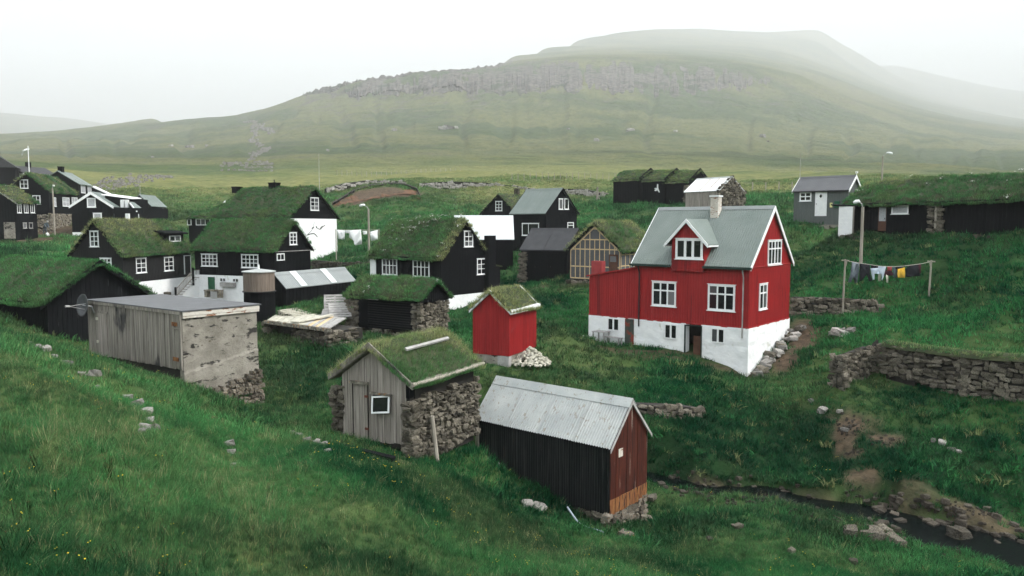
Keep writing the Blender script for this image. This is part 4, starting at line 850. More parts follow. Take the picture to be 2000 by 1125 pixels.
# ================================================================== grey board and stone hut with turf roof
def turf_hut():
    H = House('hut', 'turf_hut', 'turf roofed hut with silvery board front and dry stone sides', 'hut', 2.3, .12, .12)
    zt = lambda t: H.roofz(t) - .12
    b = H.mb(); b.prism([(H.s0 + .25, H.t0 + .08, -H.D), (H.s0 + .25, H.t1 - .08, -H.D), (H.s0 + .25, H.t1 - .08, zt(H.t1)), (H.s0 + .25, H.W / 2, zt(H.W / 2)), (H.s0 + .25, H.t0 + .08, zt(H.t0))], (H.L - .5, 0, 0)); b.build('wall_core', M['core'], H.root)
    b = H.mb(); b.box((H.s0 + .05, H.t0 + .12, -1.8), (H.s0 + .26, H.t1 - .12, -.1)); b.build('frame_wall', M['core'], H.root)
    # boards, each its own plank; the door is two narrower planks with a beam over it
    t, k = H.t0 + .22, 0; t_end = H.t1 - .18
    du0, du1, dz0, dz1 = H.rect('gable', 690, 748, 719, 866)
    while t < t_end:
        w = min(random.uniform(.085, .125), t_end - t); 
        if w < .03: break
        b = H.mb(); low = -1.62 + .07 * (t - H.t0) * -1 + random.uniform(-.02, .02); q = .012 * (k % 2) + random.uniform(0, .006); isd = du0 < t + w / 2 < du1; q += .015 if isd else 0
        top = [zt(t), zt(t + w - .006)]; 
        if t < H.W / 2 < t + w: top = [zt(H.W / 2)] * 2
        b.prism([(H.s0 + .03 - q, t, low), (H.s0 + .03 - q, t + w - .006, low), (H.s0 + .03 - q, t + w - .006, top[1]), (H.s0 + .03 - q, t, top[0])], (.03, 0, 0)); b.build('plank', M['greywood'], H.root); t += w; k += 1
    b = H.mb(); H.slab(b, 'gable', du0 - .05, du1 + .06, dz1 - .02, dz1 + .05, .0, .09); b.build('door_lintel', M['lichen'], H.root)
    b = H.mb(); H.slab(b, 'gable', du0 - .012, du0 + .0, dz0, dz1, -.01, .018); H.slab(b, 'gable', du1, du1 + .012, dz0, dz1, -.01, .018); b.build('door_gap', M['core'], H.root)
    for zz in (.25, .78):
        b = H.mb(); H.slab(b, 'gable', du0 - .04, du0 + .08, dz0 + (dz1 - dz0) * zz, dz0 + (dz1 - dz0) * zz + .06, .03, .06); b.build('hinge', M['copper'], H.root)
    # tilted top-hung window standing open
    u0, u1, z0, z1 = H.rect('gable', 729, 773, 763, 806); wr = empty('open_window'); wr.parent = H.root; wr.location = H.m((H.s0 - .03, (u0 + u1) / 2, z1)); wr.rotation_euler = (0, R(14), 0); wr.rotation_euler = (R(-8) * H.h, R(14), 0)
    hw, hh = (u1 - u0) / 2, z1 - z0; b = MB(); fr = .045
    for y0, y1, c0, c1 in ((-hw, -hw + fr, -hh, 0), (hw - fr, hw, -hh, 0), (-hw + fr, hw - fr, -fr, 0), (-hw + fr, hw - fr, -hh, -hh + fr)): b.box((-.035, y0, c0), (0, y1, c1))
    b.build('window_frame', M['white'], wr); b = MB(); b.box((-.02, -hw + fr, -hh + fr), (-.012, hw - fr, -fr)); b.build('pane', M['glass'], wr)
    b = H.mb(); H.slab(b, 'gable', u0 + .02, u1 - .0, z0 + .02, z1, .0, .022); b.build('window_hole', M['core'], H.root); b = H.mb(); H.slab(b, 'gable', u0 - .06, u1 + .06, z1 + .03, z1 + .08, 0, .1); b.build('window_lintel', M['lichen'], H.root)
    # dry stone side and stubs
    stone_face(H.root, H.m((0, H.t0 + .08, 0)), (1, 0, 0), (0, -H.h, 0), H.L - .05, lambda u: -.36 + .0 * u, lambda u: -2.25 + .05 * u, (.21, .125), M['stone'], .3, cap=298)
    stone_face(H.root, H.m((H.s0 - .03, H.t0 - .12, 0)), (0, H.h, 0), (-1, 0, 0), .30, lambda u: -.45, lambda u: -2.1, (.22, .13), M['stone'], .3)
    stone_face(H.root, H.m((H.s0 + .1, H.t1 - .18, 0)), (0, H.h, 0), (-1, 0, 0), .34, lambda u: -.25, lambda u: -1.8, (.22, .13), M['stone'], .3)
    b = H.mb(); b.box((H.s0, H.t0 + .1, -.36), (H.s1, H.t0 + .2, zt(H.t0) + .03)); b.build('wall_plate', M['tar_old'], H.root)
    H.turf(150, (0, 5), (.55, 1.0), .13, .30, 2, hue0=.2, tanfn=lambda s, t: .95 * smooth(.45 * H.W / 2, .8 * H.W / 2, t) + .3, boards='oldwood', bump=.05)
    b = H.mb(); b.tube([(-.08, -.04, .06), (H.L * .5, -.05, .04), (H.L + .08, -.04, .06)], .055, 8); b.build('eave_pole', M['postwood'], H.root)
    for sd in (0, 1):
        b = H.mb(); t0, t1 = (-.03, H.W / 2) if sd == 0 else (H.W + .03, H.W / 2)
        b.prism([(-.07, t0, .10), (-.07, t1, H.Hr + .12), (-.07, t1, H.Hr - .06), (-.07, t0, -.07)], (.04, 0, 0)); b.build('barge_board', M['oldwood'], H.root)
    b = H.mb(); zz = lambda t: H.roofz(t) + .26; b.ob((H.L * .22, H.W * .27, zz(H.W * .27)), (H.L * .62, .03, .03), (0, .07, .045), (0, -.02, .05)); b.build('roof_pole', M['greyplank'], H.root)
    b = H.mb(); b.tube([(H.s0 + .72, H.t0 - .32, -2.3), (H.s0 + .70, H.t0 - .16, -.95)], .06, 7); b.build('leaning_post', M['postwood'], H.root)
turf_hut()

# ================================================================== small red shed
def small_red():
    H = House('smallred', 'red_shed', 'small bright red shed with white eaves and strawy turf roof', 'shed', 2.6, .10, .12)
    H.walls(M['red'], -1.88, board=.11, drop=.10)
    b = H.mb(); b.box((H.s0 + .04, H.t0 + .03, -H.D), (H.s1 - .02, H.t0 + .16, -1.86)); b.box((H.s0 + .02, H.t0 + .3, -H.D), (H.s0 + .2, H.t1, -1.86)); b.box((H.s0 + .5, H.t1 - .2, -H.D), (H.s1, H.t1, -1.86)); b.build('footing', M['concrete'], H.root)
    b = H.mb(); 
    for k in range(3): b.box((H.s0 - .01, H.t0 + .02, -2.55 + .22 * k), (H.s0 + .26, H.t0 + .55, -2.34 + .22 * k))
    b.build('block_pier', M['greyplank'], H.root)
    H.turf(70, (5, 9), (.45, .8), .12, .75, 4, boards='white', bump=.03, tanfn=lambda s, t: .45 + 0 * s)
    H.barge(M['white'], .12, .04)
    b = H.mb(); b.box((-.03, -.05, -.09), (H.L + .03, -.012, .10)); b.build('eave_board', M['white'], H.root)
small_red()

# ================================================================== stone hut with slatted front
def stone_hut():
    H = House('stonehut', 'slatted_hut', 'low stone hut with slatted black front and green turf roof', 'hut', 2.5, .12, .12)
    zt = lambda t: H.roofz(t) - .1
    b = H.mb(); b.prism([(H.s0 + .2, H.t0 + .3, -H.D), (H.s0 + .2, H.t1 - .1, -H.D), (H.s0 + .2, H.t1 - .1, zt(H.t1)), (H.s0 + .2, H.W / 2, zt(H.W / 2)), (H.s0 + .2, H.t0 + .3, zt(H.t0))], (H.L - .5, 0, 0)); b.build('wall_core', M['core'], H.root)
    b = H.mb(); b.prism([(H.s0, H.t0, -.12), (H.s0, H.t1, -.12), (H.s0, H.t1, zt(H.t1)), (H.s0, H.W / 2, zt(H.W / 2)), (H.s0, H.t0, zt(H.t0))], (.12, 0, 0))
    for k in range(14): t = H.t0 + (H.t1 - H.t0) * k / 13; H.slab(b, 'gable', t - .015, t + .015, -.12, zt(t) - .02, 0, .012)
    b.build('gable_boards', M['tar'], H.root)
    stone_face(H.root, H.m((H.s0 + .10, H.t0 + .02, 0)), (0, H.h, 0), (-1, 0, 0), H.t1 - H.t0 - .04, lambda u: -.14, lambda u: -1.85, (.24, .15), M['stone'], .26)
    stone_face(H.root, H.m((H.s0 + .08, H.t0 + .12, 0)), (1, 0, 0), (0, -H.h, 0), .5, lambda u: -.2, lambda u: -1.95, (.26, .15), M['stone'], .26)
    stone_face(H.root, H.m((H.s1 - .6, H.t0 + .12, 0)), (1, 0, 0), (0, -H.h, 0), .75, lambda u: -.2, lambda u: -2.0, (.26, .15), M['stone'], .26)
    stone_face(H.root, H.m((H.s0 + .5, H.t0 + .1, 0)), (1, 0, 0), (0, -H.h, 0), H.L - 1.3, lambda u: -1.72, lambda u: -2.15, (.34, .16), M['stone'], .3)
    u0, u1 = H.s0 + .55, H.s1 - 1.35
    for k in range(12):
        b = H.mb(); z = -1.66 + k * .128; H.slab(b, 'front', u0, u1, z, z + .085, -.10 + random.uniform(-.01, .02), -.06 + random.uniform(0, .02)); b.build('slat', M['tar_old'] if k in (2, 3, 5, 8) else M['tar'], H.root)
    b = H.mb(); b.box((u1, H.t0 + .08, -1.7), (u1 + .75, H.t0 + .14, -.15)); b.build('door', M['tar'], H.root)
    b = H.mb(); b.box((u1 - .9, H.t0 - .04, -.13), (u1 - .0, H.t0 + .02, -.08)); b.build('door_rail', M['greyplank'], H.root); b = H.mb(); b.box((H.s0, H.t0 - .0, -.15), (H.s1, H.t0 + .2, -.02)); b.build('wall_plate', M['tar'], H.root)
    H.turf(60, (5, 9), (.5, .95), .2, .12, 6, flowers=.01, bump=.05, hue0=.12)
    H.barge(M['tar'], .1, .04, ends=(0,))
stone_hut()

# ================================================================== black houses of the village
def village():
    # ---- centre house
    H = House('h8', 'turf_roofed_house', 'black house with white flowers on its turf roof, behind the slatted hut', 'house', 4.0, .15, .2)
    H.walls(M['tar'], -2.55); H.plinth(M['whitewash'], -H.D, -2.5, .03)
    H.turf(46, (5, 9), (.6, 1.15), .2, .10, 8, flowers=.05, tanfn=lambda s, t: .7 * (1 - smooth(.05, .55, s)))
    H.window('front', (747, 505, 776, 537), cols=4, split=[.6, .4]); H.window('front', (807, 508, 839, 541), cols=4, split=[.6, .4]); H.window('gable', (906, 451, 923, 482), 2, 3); H.window('gable', (931, 505, 948, 536), 2, 3)
    u0, u1, z0, z1 = H.rect('front', 724, 505, 735, 539); b = H.mb(); H.slab(b, 'front', u0, u1, z0, z1, 0, .06); b.build('white_panel', M['white'], H.root)
    u0, u1, _, _ = H.rect('gable', 951, 460, 965, 540, .25); b = H.mb(); H.slab(b, 'gable', u0, u1, -2.6, H.hit('gable', 957, 460, .2)[1], 0, .42); b.build('chimney', M['tar'], H.root)
    H.barge(M['tar'], .16)
    b = H.mb(); b.box((H.s0 + .5, H.t1, -2.9), (H.s0 + 3.2, H.t1 + 2.2, -.75)); an = b.build('annex', M['tar'], H.root); b = H.mb(); b.prism([(H.s0 + .4, H.t1, -.45), (H.s0 + .4, H.t1 + 2.35, -.82), (H.s0 + .4, H.t1 + 2.35, -.72), (H.s0 + .4, H.t1, -.3)], (2.9, 0, 0)); b.build('annex_roof', TURF, H.root)
    b = H.mb(); b.box((H.s0 + .45, H.t1 + .3, -3.4), (H.s0 + 3.2, H.t1 + 2.2, -2.9)); b.build('annex_footing', M['whitewash'], H.root)
    # ---- long double house
    H = House('h7r', 'turf_roofed_house', 'long black turf roofed house with green cellar door and outside stairs', 'house', 4.3, .15, .2)
    H.walls(M['tar'], -1.85, drop=.12); H.plinth(M['whitewash'], -H.D, -1.8, .03, .015)
    H.turf(46, (5, 9), (.6, 1.1), .2, .10, 9)
    H.barge(M['tar'], .16)
    H.window('front', (394, 496, 425, 520), 4, 3); H.window('front', (472, 497, 505, 523), 4, 3); H.window('gable', (565, 454, 579, 478), 2, 3); H.window('gable', (540, 495, 555, 509), 2, 1, sill=False)
    b = H.mb(); H.slab(b, 'gable', H.t0, H.t1, -.05, .0, 0, .045); b.build('belt_board', M['greyplank'], H.root)
    H.door('front', (407, 541, 421, 567), 'green', 'white', off=.05)
    for r in ((430, 543, 441, 550), (455, 544, 466, 551)): H.window('front', r, 2, 1, off=.05, sill=False, fr=.03, mu=.05, mat='white')
    u0, u1, z0, z1 = H.rect('front', 431, 552, 458, 560, .2); b = H.mb(); H.slab(b, 'front', u0, u1, z0, z1, .05, .3); b.build('planter', M['greyplank'], H.root)
    u0, u1, z0, z1 = H.rect('front', 403, 566, 433, 578, .5); b = H.mb(); H.slab(b, 'front', u0, u1, z1 - .1, z1, .3, .75); H.slab(b, 'front', u0, u0 + .25, z0 - .1, z1 - .1, .35, .7); H.slab(b, 'front', u1 - .25, u1, z0 - .1, z1 - .1, .35, .7); be = b.build('stone_bench', M['stone']); be.matrix_world = Matrix.LocRotScale(H.root.location, H.root.rotation_euler, None); tag(be, 'low stone bench in front of the green cellar door', 'bench')
    HR = H
    H = House('h7l', 'turf_roofed_house', 'black house with straw coloured turf roof and small roof window', 'house', 4.3, .15, .2)
    H.walls(M['brownwood'], -1.95, drop=.12); H.plinth(M['whitewash'], -H.D, -1.9, .03, .015)
    H.turf(46, (5, 9), (.6, 1.1), .2, .2, 10, tanfn=lambda s, t: .75 * smooth(.35, .8, t / (H.W / 2)) * (1 - smooth(H.L * .55, H.L * .9, s)))
    H.barge(M['tar'], .16); H.window('gable', (176, 451, 193, 482), 2, 3); H.window('gable', (196, 504, 218, 520), 3, 2)
    H.window('front', (265, 504, 285, 533), 2, 3); H.window('front', (320, 502, 338, 529), 2, 3); H.door('front', (360, 500, 371, 535), 'brownwood', 'white')
    u0, u1, z0, z1 = H.rect('front', 330, 460, 352, 472, -.35); tz = H.t0 + .35; b = H.mb(); b.prism([(u0 - .5, tz, z0 - .4), (u0 - .5, tz, z1 + .1), (u0 - .5, tz + 1.2, z1 + .35), (u0 - .5, tz + 1.2, z0 - .2)], (u1 - u0 + .9, 0, 0)); dm = b.build('dormer', M['tar'], H.root)
    b = H.mb(); b.prism([(u0 - .75, tz - .3, z1 + .1), (u0 - .75, tz - .3, z1 + .22), (u0 - .75, tz + 1.3, z1 + .5), (u0 - .75, tz + 1.3, z1 + .36)], (u1 - u0 + 1.3, 0, 0)); b.build('dormer_roof', M['tar'], dm)
    H.window('front', (330, 460, 352, 472), 2, 1, off=-.335, sill=False)
    # stairs with landing, in the corner of the two wings
    st = empty('outside_stairs', (0, 0, 0)); tag(st, 'white walled outside stairs with picket railing up to the door', 'stairs')
    A = at(344, 582, 56.0); B_ = at(378, 544, 56.4); C_ = at(400, 543, 57.2); d = B_ - A; zlow = A[2] - .5; back_ = np.array([-.15, 1.3, 0]) * 1.05
    st.location = (A[0], A[1], A[2]); l_ = lambda p: np.array(p) - A; bw = MB(); bw.prism([l_((A[0], A[1], zlow)), l_((C_[0], C_[1], zlow)), l_(C_), l_(B_), l_(A + np.array([0, 0, .05]))], back_); bw.build('stair_wall', M['whitewash'], st)
    for k in range(8):
        q = l_(A + d * (k + .5) / 8); s_ = MB(); s_.ob(q + np.array([-.1, -.06, -.02]), (.34, .0, 0), back_ * .95, (0, 0, .06)); s_.build('step', M['greyplank'], st)
    rl = MB(); up = np.array([0, 0, .62]); o_ = np.array([0, -.05, 0])
    rl.tube([l_(A) + up + o_, l_(B_) + up + o_, l_(C_) + up + o_], .035, 6); rl.tube([l_(A) + up * .15 + o_, l_(B_) + up * .12 + o_, l_(C_) + up * .1 + o_], .03, 6); rl.build('handrail', M['greywood'], st)
    for k in range(22):
        f = k / 21; q = l_(A + d * f / .62) if f < .62 else l_(B_ + (C_ - B_) * (f - .62) / .38); p_ = MB(); p_.ob(q + o_ + np.array([-.025, 0, .05]), (.05, 0, 0), (0, .02, 0), (0, 0, .58)); p_.build('baluster', M['white'] if f > .62 else M['greyplank'], st)
    for q in (l_(A), l_(B_), l_(C_)): p_ = MB(); p_.box(q + o_ + np.array([-.06, -.05, -.5]), q + o_ + np.array([.06, .05, .8])); p_.build('newel_post', M['tar'], st)
    for k in range(3): stone('stair_stone', l_(A) + np.array([-.5 - .1 * k, .2, -.15 + .22 * k]), (.7 - .12 * k, .7, .28), M['stone'], st, (0, 0, .2))
    # ---- house with the bird drawing
    H = House('h6', 'turf_roofed_house', 'long turf roofed house with bird drawing on white gable wall', 'house', 4.6, .2, .25)
    H.s1 = H.L - 4.9; H.walls(M['tar'], -.1); H.s1 = H.L - H.og; H.turf(26, (9, 13), (.45, .8), .25, .15, 12, hip=4.6, bump=.12, tanfn=lambda s, t: .45 * smooth(H.L * .55, H.L * .9, s) * smooth(.3, .7, t / (H.W / 2)))
    b = H.mb(); b.box((H.s0 - .03, H.t0 + .05, -H.D), (H.s0 + 3, H.t1, -.08)); b.build('white_gable_wall', M['whitewash'], H.root)
    b = H.mb(); b.box((H.s0 + 3, H.t0 + .02, -H.D), (H.s1, H.t1, -.09)); b.build('side_wall', M['tar'], H.root); H.barge(M['tar'], .18, ends=(0,))
    H.window('gable', (606, 386, 622, 411), 2, 3)
    for x0, x1, c in ((366, 374, 1), (383, 411, 3), (419, 440, 2), (460, 484, 4), (494, 503, 1), (510, 535, 3), (540, 554, 2)): H.window('front', (x0, 427, x1, 440), c, 1, sill=False)
    # drawn birds: thin dark strokes on the plaster
    def stroke(pl, w=.05):
        b_ = H.mb(); q = [H.hit('gable', x, y, .035) for x, y in pl]
        for (u0, z0), (u1, z1) in zip(q, q[1:]):
            d_ = np.array([u1 - u0, z1 - z0]); n_2 = np.array([-d_[1], d_[0]]) / (np.linalg.norm(d_) + 1e-6) * w / 2
            b_.prism([(H.s0 - .033, u0 + n_2[0], z0 + n_2[1]), (H.s0 - .033, u1 + n_2[0], z1 + n_2[1]), (H.s0 - .033, u1 - n_2[0], z1 - n_2[1]), (H.s0 - .033, u0 - n_2[0], z0 - n_2[1])], (-.004, 0, 0))
        return b_.build('bird_drawing', M['blackmetal'], H.root)
    stroke([(597, 462), (602, 457), (608, 451), (610, 448)]); stroke([(600, 459), (606, 457), (613, 456), (617, 459), (620, 463)], .09); stroke([(609, 447), (611, 445), (613, 444)], .14); stroke([(612, 446), (613, 438), (614, 434)], .03)
    stroke([(617, 444), (619, 443)], .16); stroke([(619, 445), (624, 448), (627, 447), (630, 443), (635, 440)], .07); stroke([(625, 448), (627, 444), (631, 442)], .1)
    # chimneys on the ridge
    for px, py, w_, hh in ((536, 368, .95, .75), (463, 371, .8, .35)):
        s_ = H.hit('front', px, py, -(H.W / 2 - H.t0))[0]; c = H.chimney(s_, H.W / 2, w_, .7, H.Hr - .3, H.Hr + hh * .75, 'tar')
        if hh > .5: b = H.mb(); b.tube([(s_, H.W / 2, H.Hr + .6), (s_, H.W / 2, H.Hr + .95)], .06, 6); b.build('flue', M['blackmetal'], c)
    u, z = H.hit('front', 439, 394, -2.2); b = H.mb(); b.ob((u - .3, H.t0 + 2.2, H.roofz(H.t0 + 2.2) * min(1, (H.L - u) / 4.6) + .24), (.55, 0, 0), (0, .3, .3 * H.k), (0, -.05, .05)); b.build('skylight', M['white'], H.root)
    b = H.mb(); b.box((H.s0 + .8, H.t1, -3), (H.s0 + 2.8, H.t1 + .8, -.5)); b.build('lean_to', M['greywood'], H.root); b = H.mb(); b.ob((H.s0 + .6, H.t1, -.35), (2.4, 0, 0), (0, 1.0, -.35), (0, 0, .1)); b.build('lean_to_roof', M['tar'], H.root)
    # ---- small black gable behind the white roof
    H = House('h9', 'gabled_house', 'small black gabled house above the white sheet roof', 'house', 3.5, .15, .2)
    H.walls(M['tar'], board=.25); H.turf(18, (9, 13), (.4, .7), .2, .75, 14, tanfn=lambda s, t: .4 + 0 * s); H.barge(M['tar'], .2); H.window('gable', (968, 393, 981, 412), 2, 3); H.chimney(H.L - .4, H.W / 2, .5, .5, H.Hr, H.Hr + .7, 'stone')
    # ---- white sheet roof
    H = House('h10', 'white_roofed_shed', 'black shed with plain white sheet roof', 'shed', 3.4, .12, .15)
    H.walls(M['tar'], board=.25); H.metal_roof(M['skylight'], None, thick=.06, seams=7)
    # ---- tall black house with green metal roof
    H = House('h11', 'black_house', 'tall black house with plain grey green metal roof', 'house', 5.6, .15, .2)
    H.walls(M['tar'], board=.2); H.metal_roof(M['greenroof'], M['greenroof'], thick=.08, seams=9); H.barge(M['tar'], .16)
    H.window('gable', (1091, 388, 1099, 409), 1, 1); H.window('gable', (1102, 388, 1110, 409), 1, 1); H.window('gable', (1108, 434, 1120, 447), 1, 2, sill=False); H.window('front', (1020, 436, 1053, 460), colw=[.62, .38], rows=1)
    b = H.mb(); H.slab(b, 'gable', H.t0, H.t1, -.05, 0, 0, .03); b.build('belt_board', M['tar'], H.root)
    # ---- black shed with dark roof
    H = House('h12', 'black_shed', 'black double door shed with dark felt roof and stone corner', 'shed', 2.7, .12, .15)
    H.walls(M['tar'], board=.22); H.metal_roof(M['darkroof'], M['darkroof'], thick=.08, seams=2); 
    u0, u1, z0, z1 = H.rect('front', 1042, 492, 1100, 550); H.door('front', (1042, 495, 1070, 548), 'tar', None, planks=6); H.door('front', (1072, 495, 1100, 548), 'tar', None, planks=6)
    stone_face(H.root, H.m((H.s1 - .42, H.t0 - .1, 0)), (1, 0, 0), (0, -H.h, 0), .5, lambda u: -.12, lambda u: -2.5, (.3, .16), M['stone'], .3)
    # ---- timber framed house under construction
    H = House('h13', 'timber_framed_house', 'dark gabled house cross braced with pale new timber battens', 'house', 2.6, .12, .25)
    H.walls(M['slate'], -2.0, board=0, drop=.12); H.turf(34, (5, 9), (.7, 1.2), .25, .4, 16, tanfn=lambda s, t: .55 * smooth(.4, .9, t / (H.W / 2)) + .1); H.barge(M['tar'], .14)
    def batten(face, q0, q1, w=.07, pr=.03):
        P0, U, N_ = H.axes(face); (u0, z0), (u1, z1) = q0, q1; d_ = np.array([u1 - u0, z1 - z0]); l2 = np.linalg.norm(d_); d_ /= l2; n_2 = np.array([-d_[1], d_[0]]) * w / 2
        b_ = H.mb(); f3 = lambda u, z: P0 + U * u + np.array([0, 0, z]) + N_ * pr; b_.prism([f3(u0 + n_2[0], z0 + n_2[1]), f3(u1 + n_2[0], z1 + n_2[1]), f3(u1 - n_2[0], z1 - n_2[1]), f3(u0 - n_2[0], z0 - n_2[1])], -N_ * (pr - .004)); b_.build('batten', M['palewood'], H.root)
    g = lambda x, y: H.hit('gable', x, y); tb, tt = H.t0 + .06, H.t1 - .06; zr = lambda t: H.roofz(t) - .28
    e0, e1 = zr(tb), zr(tt); zb = -1.92; rows_ = [g(1160, 487)[1], g(1160, 521)[1], g(1160, 468)[1], g(1160, 447)[1]]
    span = lambda z: (max(tb, H.W / 2 - (H.Hr - .28 - z) / H.k), min(tt, H.W / 2 + (H.Hr - .28 - z) / H.k))
    for z in [zb] + rows_: a_, c_ = span(z); batten('gable', (a_, z), (c_, z), .08, .034)
    batten('gable', (tb, e0), (H.W / 2, H.Hr - .28), .08, .04); batten('gable', (tt, e1), (H.W / 2, H.Hr - .28), .08, .04)
    nv = 10
    for k in range(nv + 1):
        t = tb + (tt - tb) * k / nv; batten('gable', (t, zb), (t, min(zr(t), rows_[2] if k % 2 else rows_[3] if abs(t - H.W / 2) < .7 else zr(t))), .055)
    u0, u1, z0, z1 = H.rect('gable', 1190, 497, 1207, 524); H.door('gable', (u0, u1, zb + .05, z1), 'brown', None, px=False, off=.02); b = H.mb(); H.slab(b, 'gable', u0 + .1, u1 - .1, z1 - .5, z1 - .12, .06, .072); b.build('door_pane', M['glass'], H.root)
    for z in (-.25, -1.0, -1.9): batten('front', (H.s0, z), (H.s1, z))
    for k in range(9): u = H.s0 + .05 + (H.s1 - H.s0 - .1) * k / 8; batten('front', (u, -1.9), (u, .0), .055)
    b = H.mb(); b.box((H.s0, H.t0, -H.D), (H.s1, H.t1, -2.0)); b.build('footing', M['core'], H.root); stone_face(H.root, H.m((H.s0 - .02, H.t0, 0)), (0, H.h, 0), (-1, 0, 0), H.W - .4, lambda u: -1.98, lambda u: -2.6, (.42, .26), M['stone'], .3)
    # ---- the three turf sheds on the rise
    for key, lab in (('s1', 'black turf roofed shed, first of three standing on the rise'), ('s2', 'black turf roofed shed with white bird sign, middle of three on the rise'), ('s3', 'black turf roofed shed nearest the stone barn, last of three on the rise')):
        H = House(key, 'turf_shed', lab, 'shed', 2.6, .12, .15, 'turf sheds on the rise'); H.walls(M['tar'], board=.25); H.turf(22, (9, 13), (.4, .75), .2, .25, 20 + len(key), hue0=.1); H.barge(M['tar_old'], .42, .08, ends=(0,), drop=-.27); 
        b = H.mb(); b.box((0, -.03, -.06), (H.L, -.005, .05)); b.build('eave_board', M['greywood'], H.root)
        if key == 's2':
            q = [H.hit('front', x, y) for x, y in ((1283.6, 359.5), (1285.8, 359.5), (1286, 367), (1289, 375.5), (1287.4, 376), (1284, 371.5), (1281, 373.5), (1278, 371.5), (1281, 369.5), (1277.5, 368), (1281, 367), (1283.4, 367.2))]
            b = H.mb(); b.prism([(u, H.t0 - .02, z) for u, z in q], (0, -.03, 0)); b.build('bird_sign', M['white'], H.root)
        if key == 's3': stone_face(H.root, H.m((H.s0 - .05, H.t0 - .15, 0)), (1, 0, 0), (0, -H.h, 0), .5, lambda u: -.3, lambda u: -2.6, (.34, .2), M['stone'], .3)
    # ---- stone barn
    H = House('stonebarn', 'stone_barn', 'dry stone barn with white corrugated roof and grey board doors', 'barn', 2.6, .05, .1)
    b = H.mb(); b.prism([(H.s0 + .2, H.t0 + .1, -H.D), (H.s0 + .2, H.t1, -H.D), (H.s0 + .2, H.t1, H.roofz(H.t1) - .1), (H.s0 + .2, H.W / 2, H.Hr - .1), (H.s0 + .2, H.t0 + .1, H.roofz(H.t0) - .1)], (H.L - .4, 0, 0)); b.build('wall_core', M['core'], H.root)
    stone_face(H.root, H.m((H.s0 + .1, H.t0 - .1, 0)), (0, H.h, 0), (-1, 0, 0), H.W + .1, lambda u: H.roofz(u + .0) + .12, lambda u: -2.6, (.3, .21), M['stone'], .34)
    for k in range(14):
        b = H.mb(); u = H.s0 + .1 + (H.L - .3) * k / 14; H.slab(b, 'front', u, u + (H.L - .3) / 14 - .012, -2.4, H.roofz(H.t0) - .1, -.1, -.03 + .012 * (k % 2)); b.build('plank', M['greywood'], H.root)
    H.metal_roof(M['sheet'], M['zinc'], corr=.02, pitch=.2, thick=.05)
    for f in (.30, .55): b = H.mb(); b.ob((H.L * f, .15, H.roofz(.15) + .03), (.14, 0, 0), (0, H.W / 2 - .3, (H.W / 2 - .3) * H.k), (0, 0, .02)); b.build('rust_strip', M['rustwhite'], H.root)
    # ---- grey hut
    H = House('greyhut', 'grey_hut', 'grey painted hut with white door and slate grey roof', 'hut', 3.1, .12, .12)
    H.walls(M['greypaint'], board=.14, drop=.08); H.metal_roof(M['slate'], M['slate'], corr=.012, pitch=.14, thick=.05); H.barge(M['white'], .2); b = H.mb(); b.box((0, -.09, -.12), (H.L, -.0, -.04)); b.build('gutter', M['blackmetal'], H.root)
    H.window('front', (1562, 375, 1585, 393), 2, 2, fr=.1, mu=.08); dr = H.door('front', (1592, 375, 1615, 422), 'white', None, planks=6)
    u, z = H.hit('front', 1603.5, 383); b = H.mb(); b.prism([(u, H.t0 - .045, z + .16), (u + .12, H.t0 - .045, z), (u, H.t0 - .045, z - .16), (u - .12, H.t0 - .045, z)], (0, -.008, 0)); b.build('diamond_pane', M['glass'], dr)
    for r, nm, m_ in (((1621, 396, 1626, 405), 'yellow_notice', 'signyellow'), ((1631, 393, 1640, 406), 'letter_box', 'plasticgreen')):
        u0, u1, z0, z1 = H.rect('front', *r); b = H.mb(); H.slab(b, 'front', u0, u1, z0, z1, .02, .05 if nm[0] == 'y' else .2); b.build(nm, M[m_], H.root)
    b = H.mb(); b.box((H.s0 - .02, H.t0 - .02, -H.D - .5), (H.s1 + .02, H.t1, -2.75)); b.box((H.s0 + 1.2, H.t0 - .6, -H.D - .5), (H.s0 + 2.9, H.t0, -2.8)); b.build('footing', M['concrete'], H.root); b = H.mb(); b.tube([(H.L * .98, H.W * .4, 0), (H.L * .98, H.W * .4, 3.2)], .02, 5); b.build('aerial', M['greyplank'], H.root)
    b = H.mb(); b.tube([(0, H.W / 2, H.Hr), (-.02, H.W / 2, H.Hr + .2)], .02, 5); b.box((-.1, H.W / 2 - .08, H.Hr + .16), (.06, H.W / 2 + .08, H.Hr + .32)); b.build('lamp', M['white'], H.root)
    # ---- long black house on the right
    H = House('long', 'turf_longhouse', 'long low black house with thick turf roof beyond the washing line', 'house', 2.4, .2, .3)
    H.walls(M['tar'], board=.22); H.turf(40, (5, 9), (.6, 1.15), .26, .10, 30, flowers=.03, bump=.12, tanfn=lambda s, t: .5 * (1 - smooth(1.5, 5, s)) * smooth(.5, .9, t / (H.W / 2)))
    H.window('front', (1742, 401, 1775, 418), 1, 1, fr=.08, pane='curtain'); dr = H.door('front', (1716, 404, 1731, 451), 'brown', None); u0, u1, z0, z1 = H.rect('front', 1717, 405, 1730, 432, .05); b = H.mb(); H.slab(b, 'front', u0, u1, z0, z1, .045, .055); b.build('door_pane', M['curtain'], dr)
    stone_face(H.root, H.m((H.hit('front', 1816, 430)[0], H.t0 - .05, 0)), (1, 0, 0), (0, -H.h, 0), .75, lambda u: .1, lambda u: -2.0, (.34, .17), M['stone'], .3)
    b = H.mb(); u = H.hit('front', 1831, 430)[0]; H.slab(b, 'front', u - .06, u + .06, -2.2, .2, 0, .2); b.build('corner_post', M['postwood'], H.root)
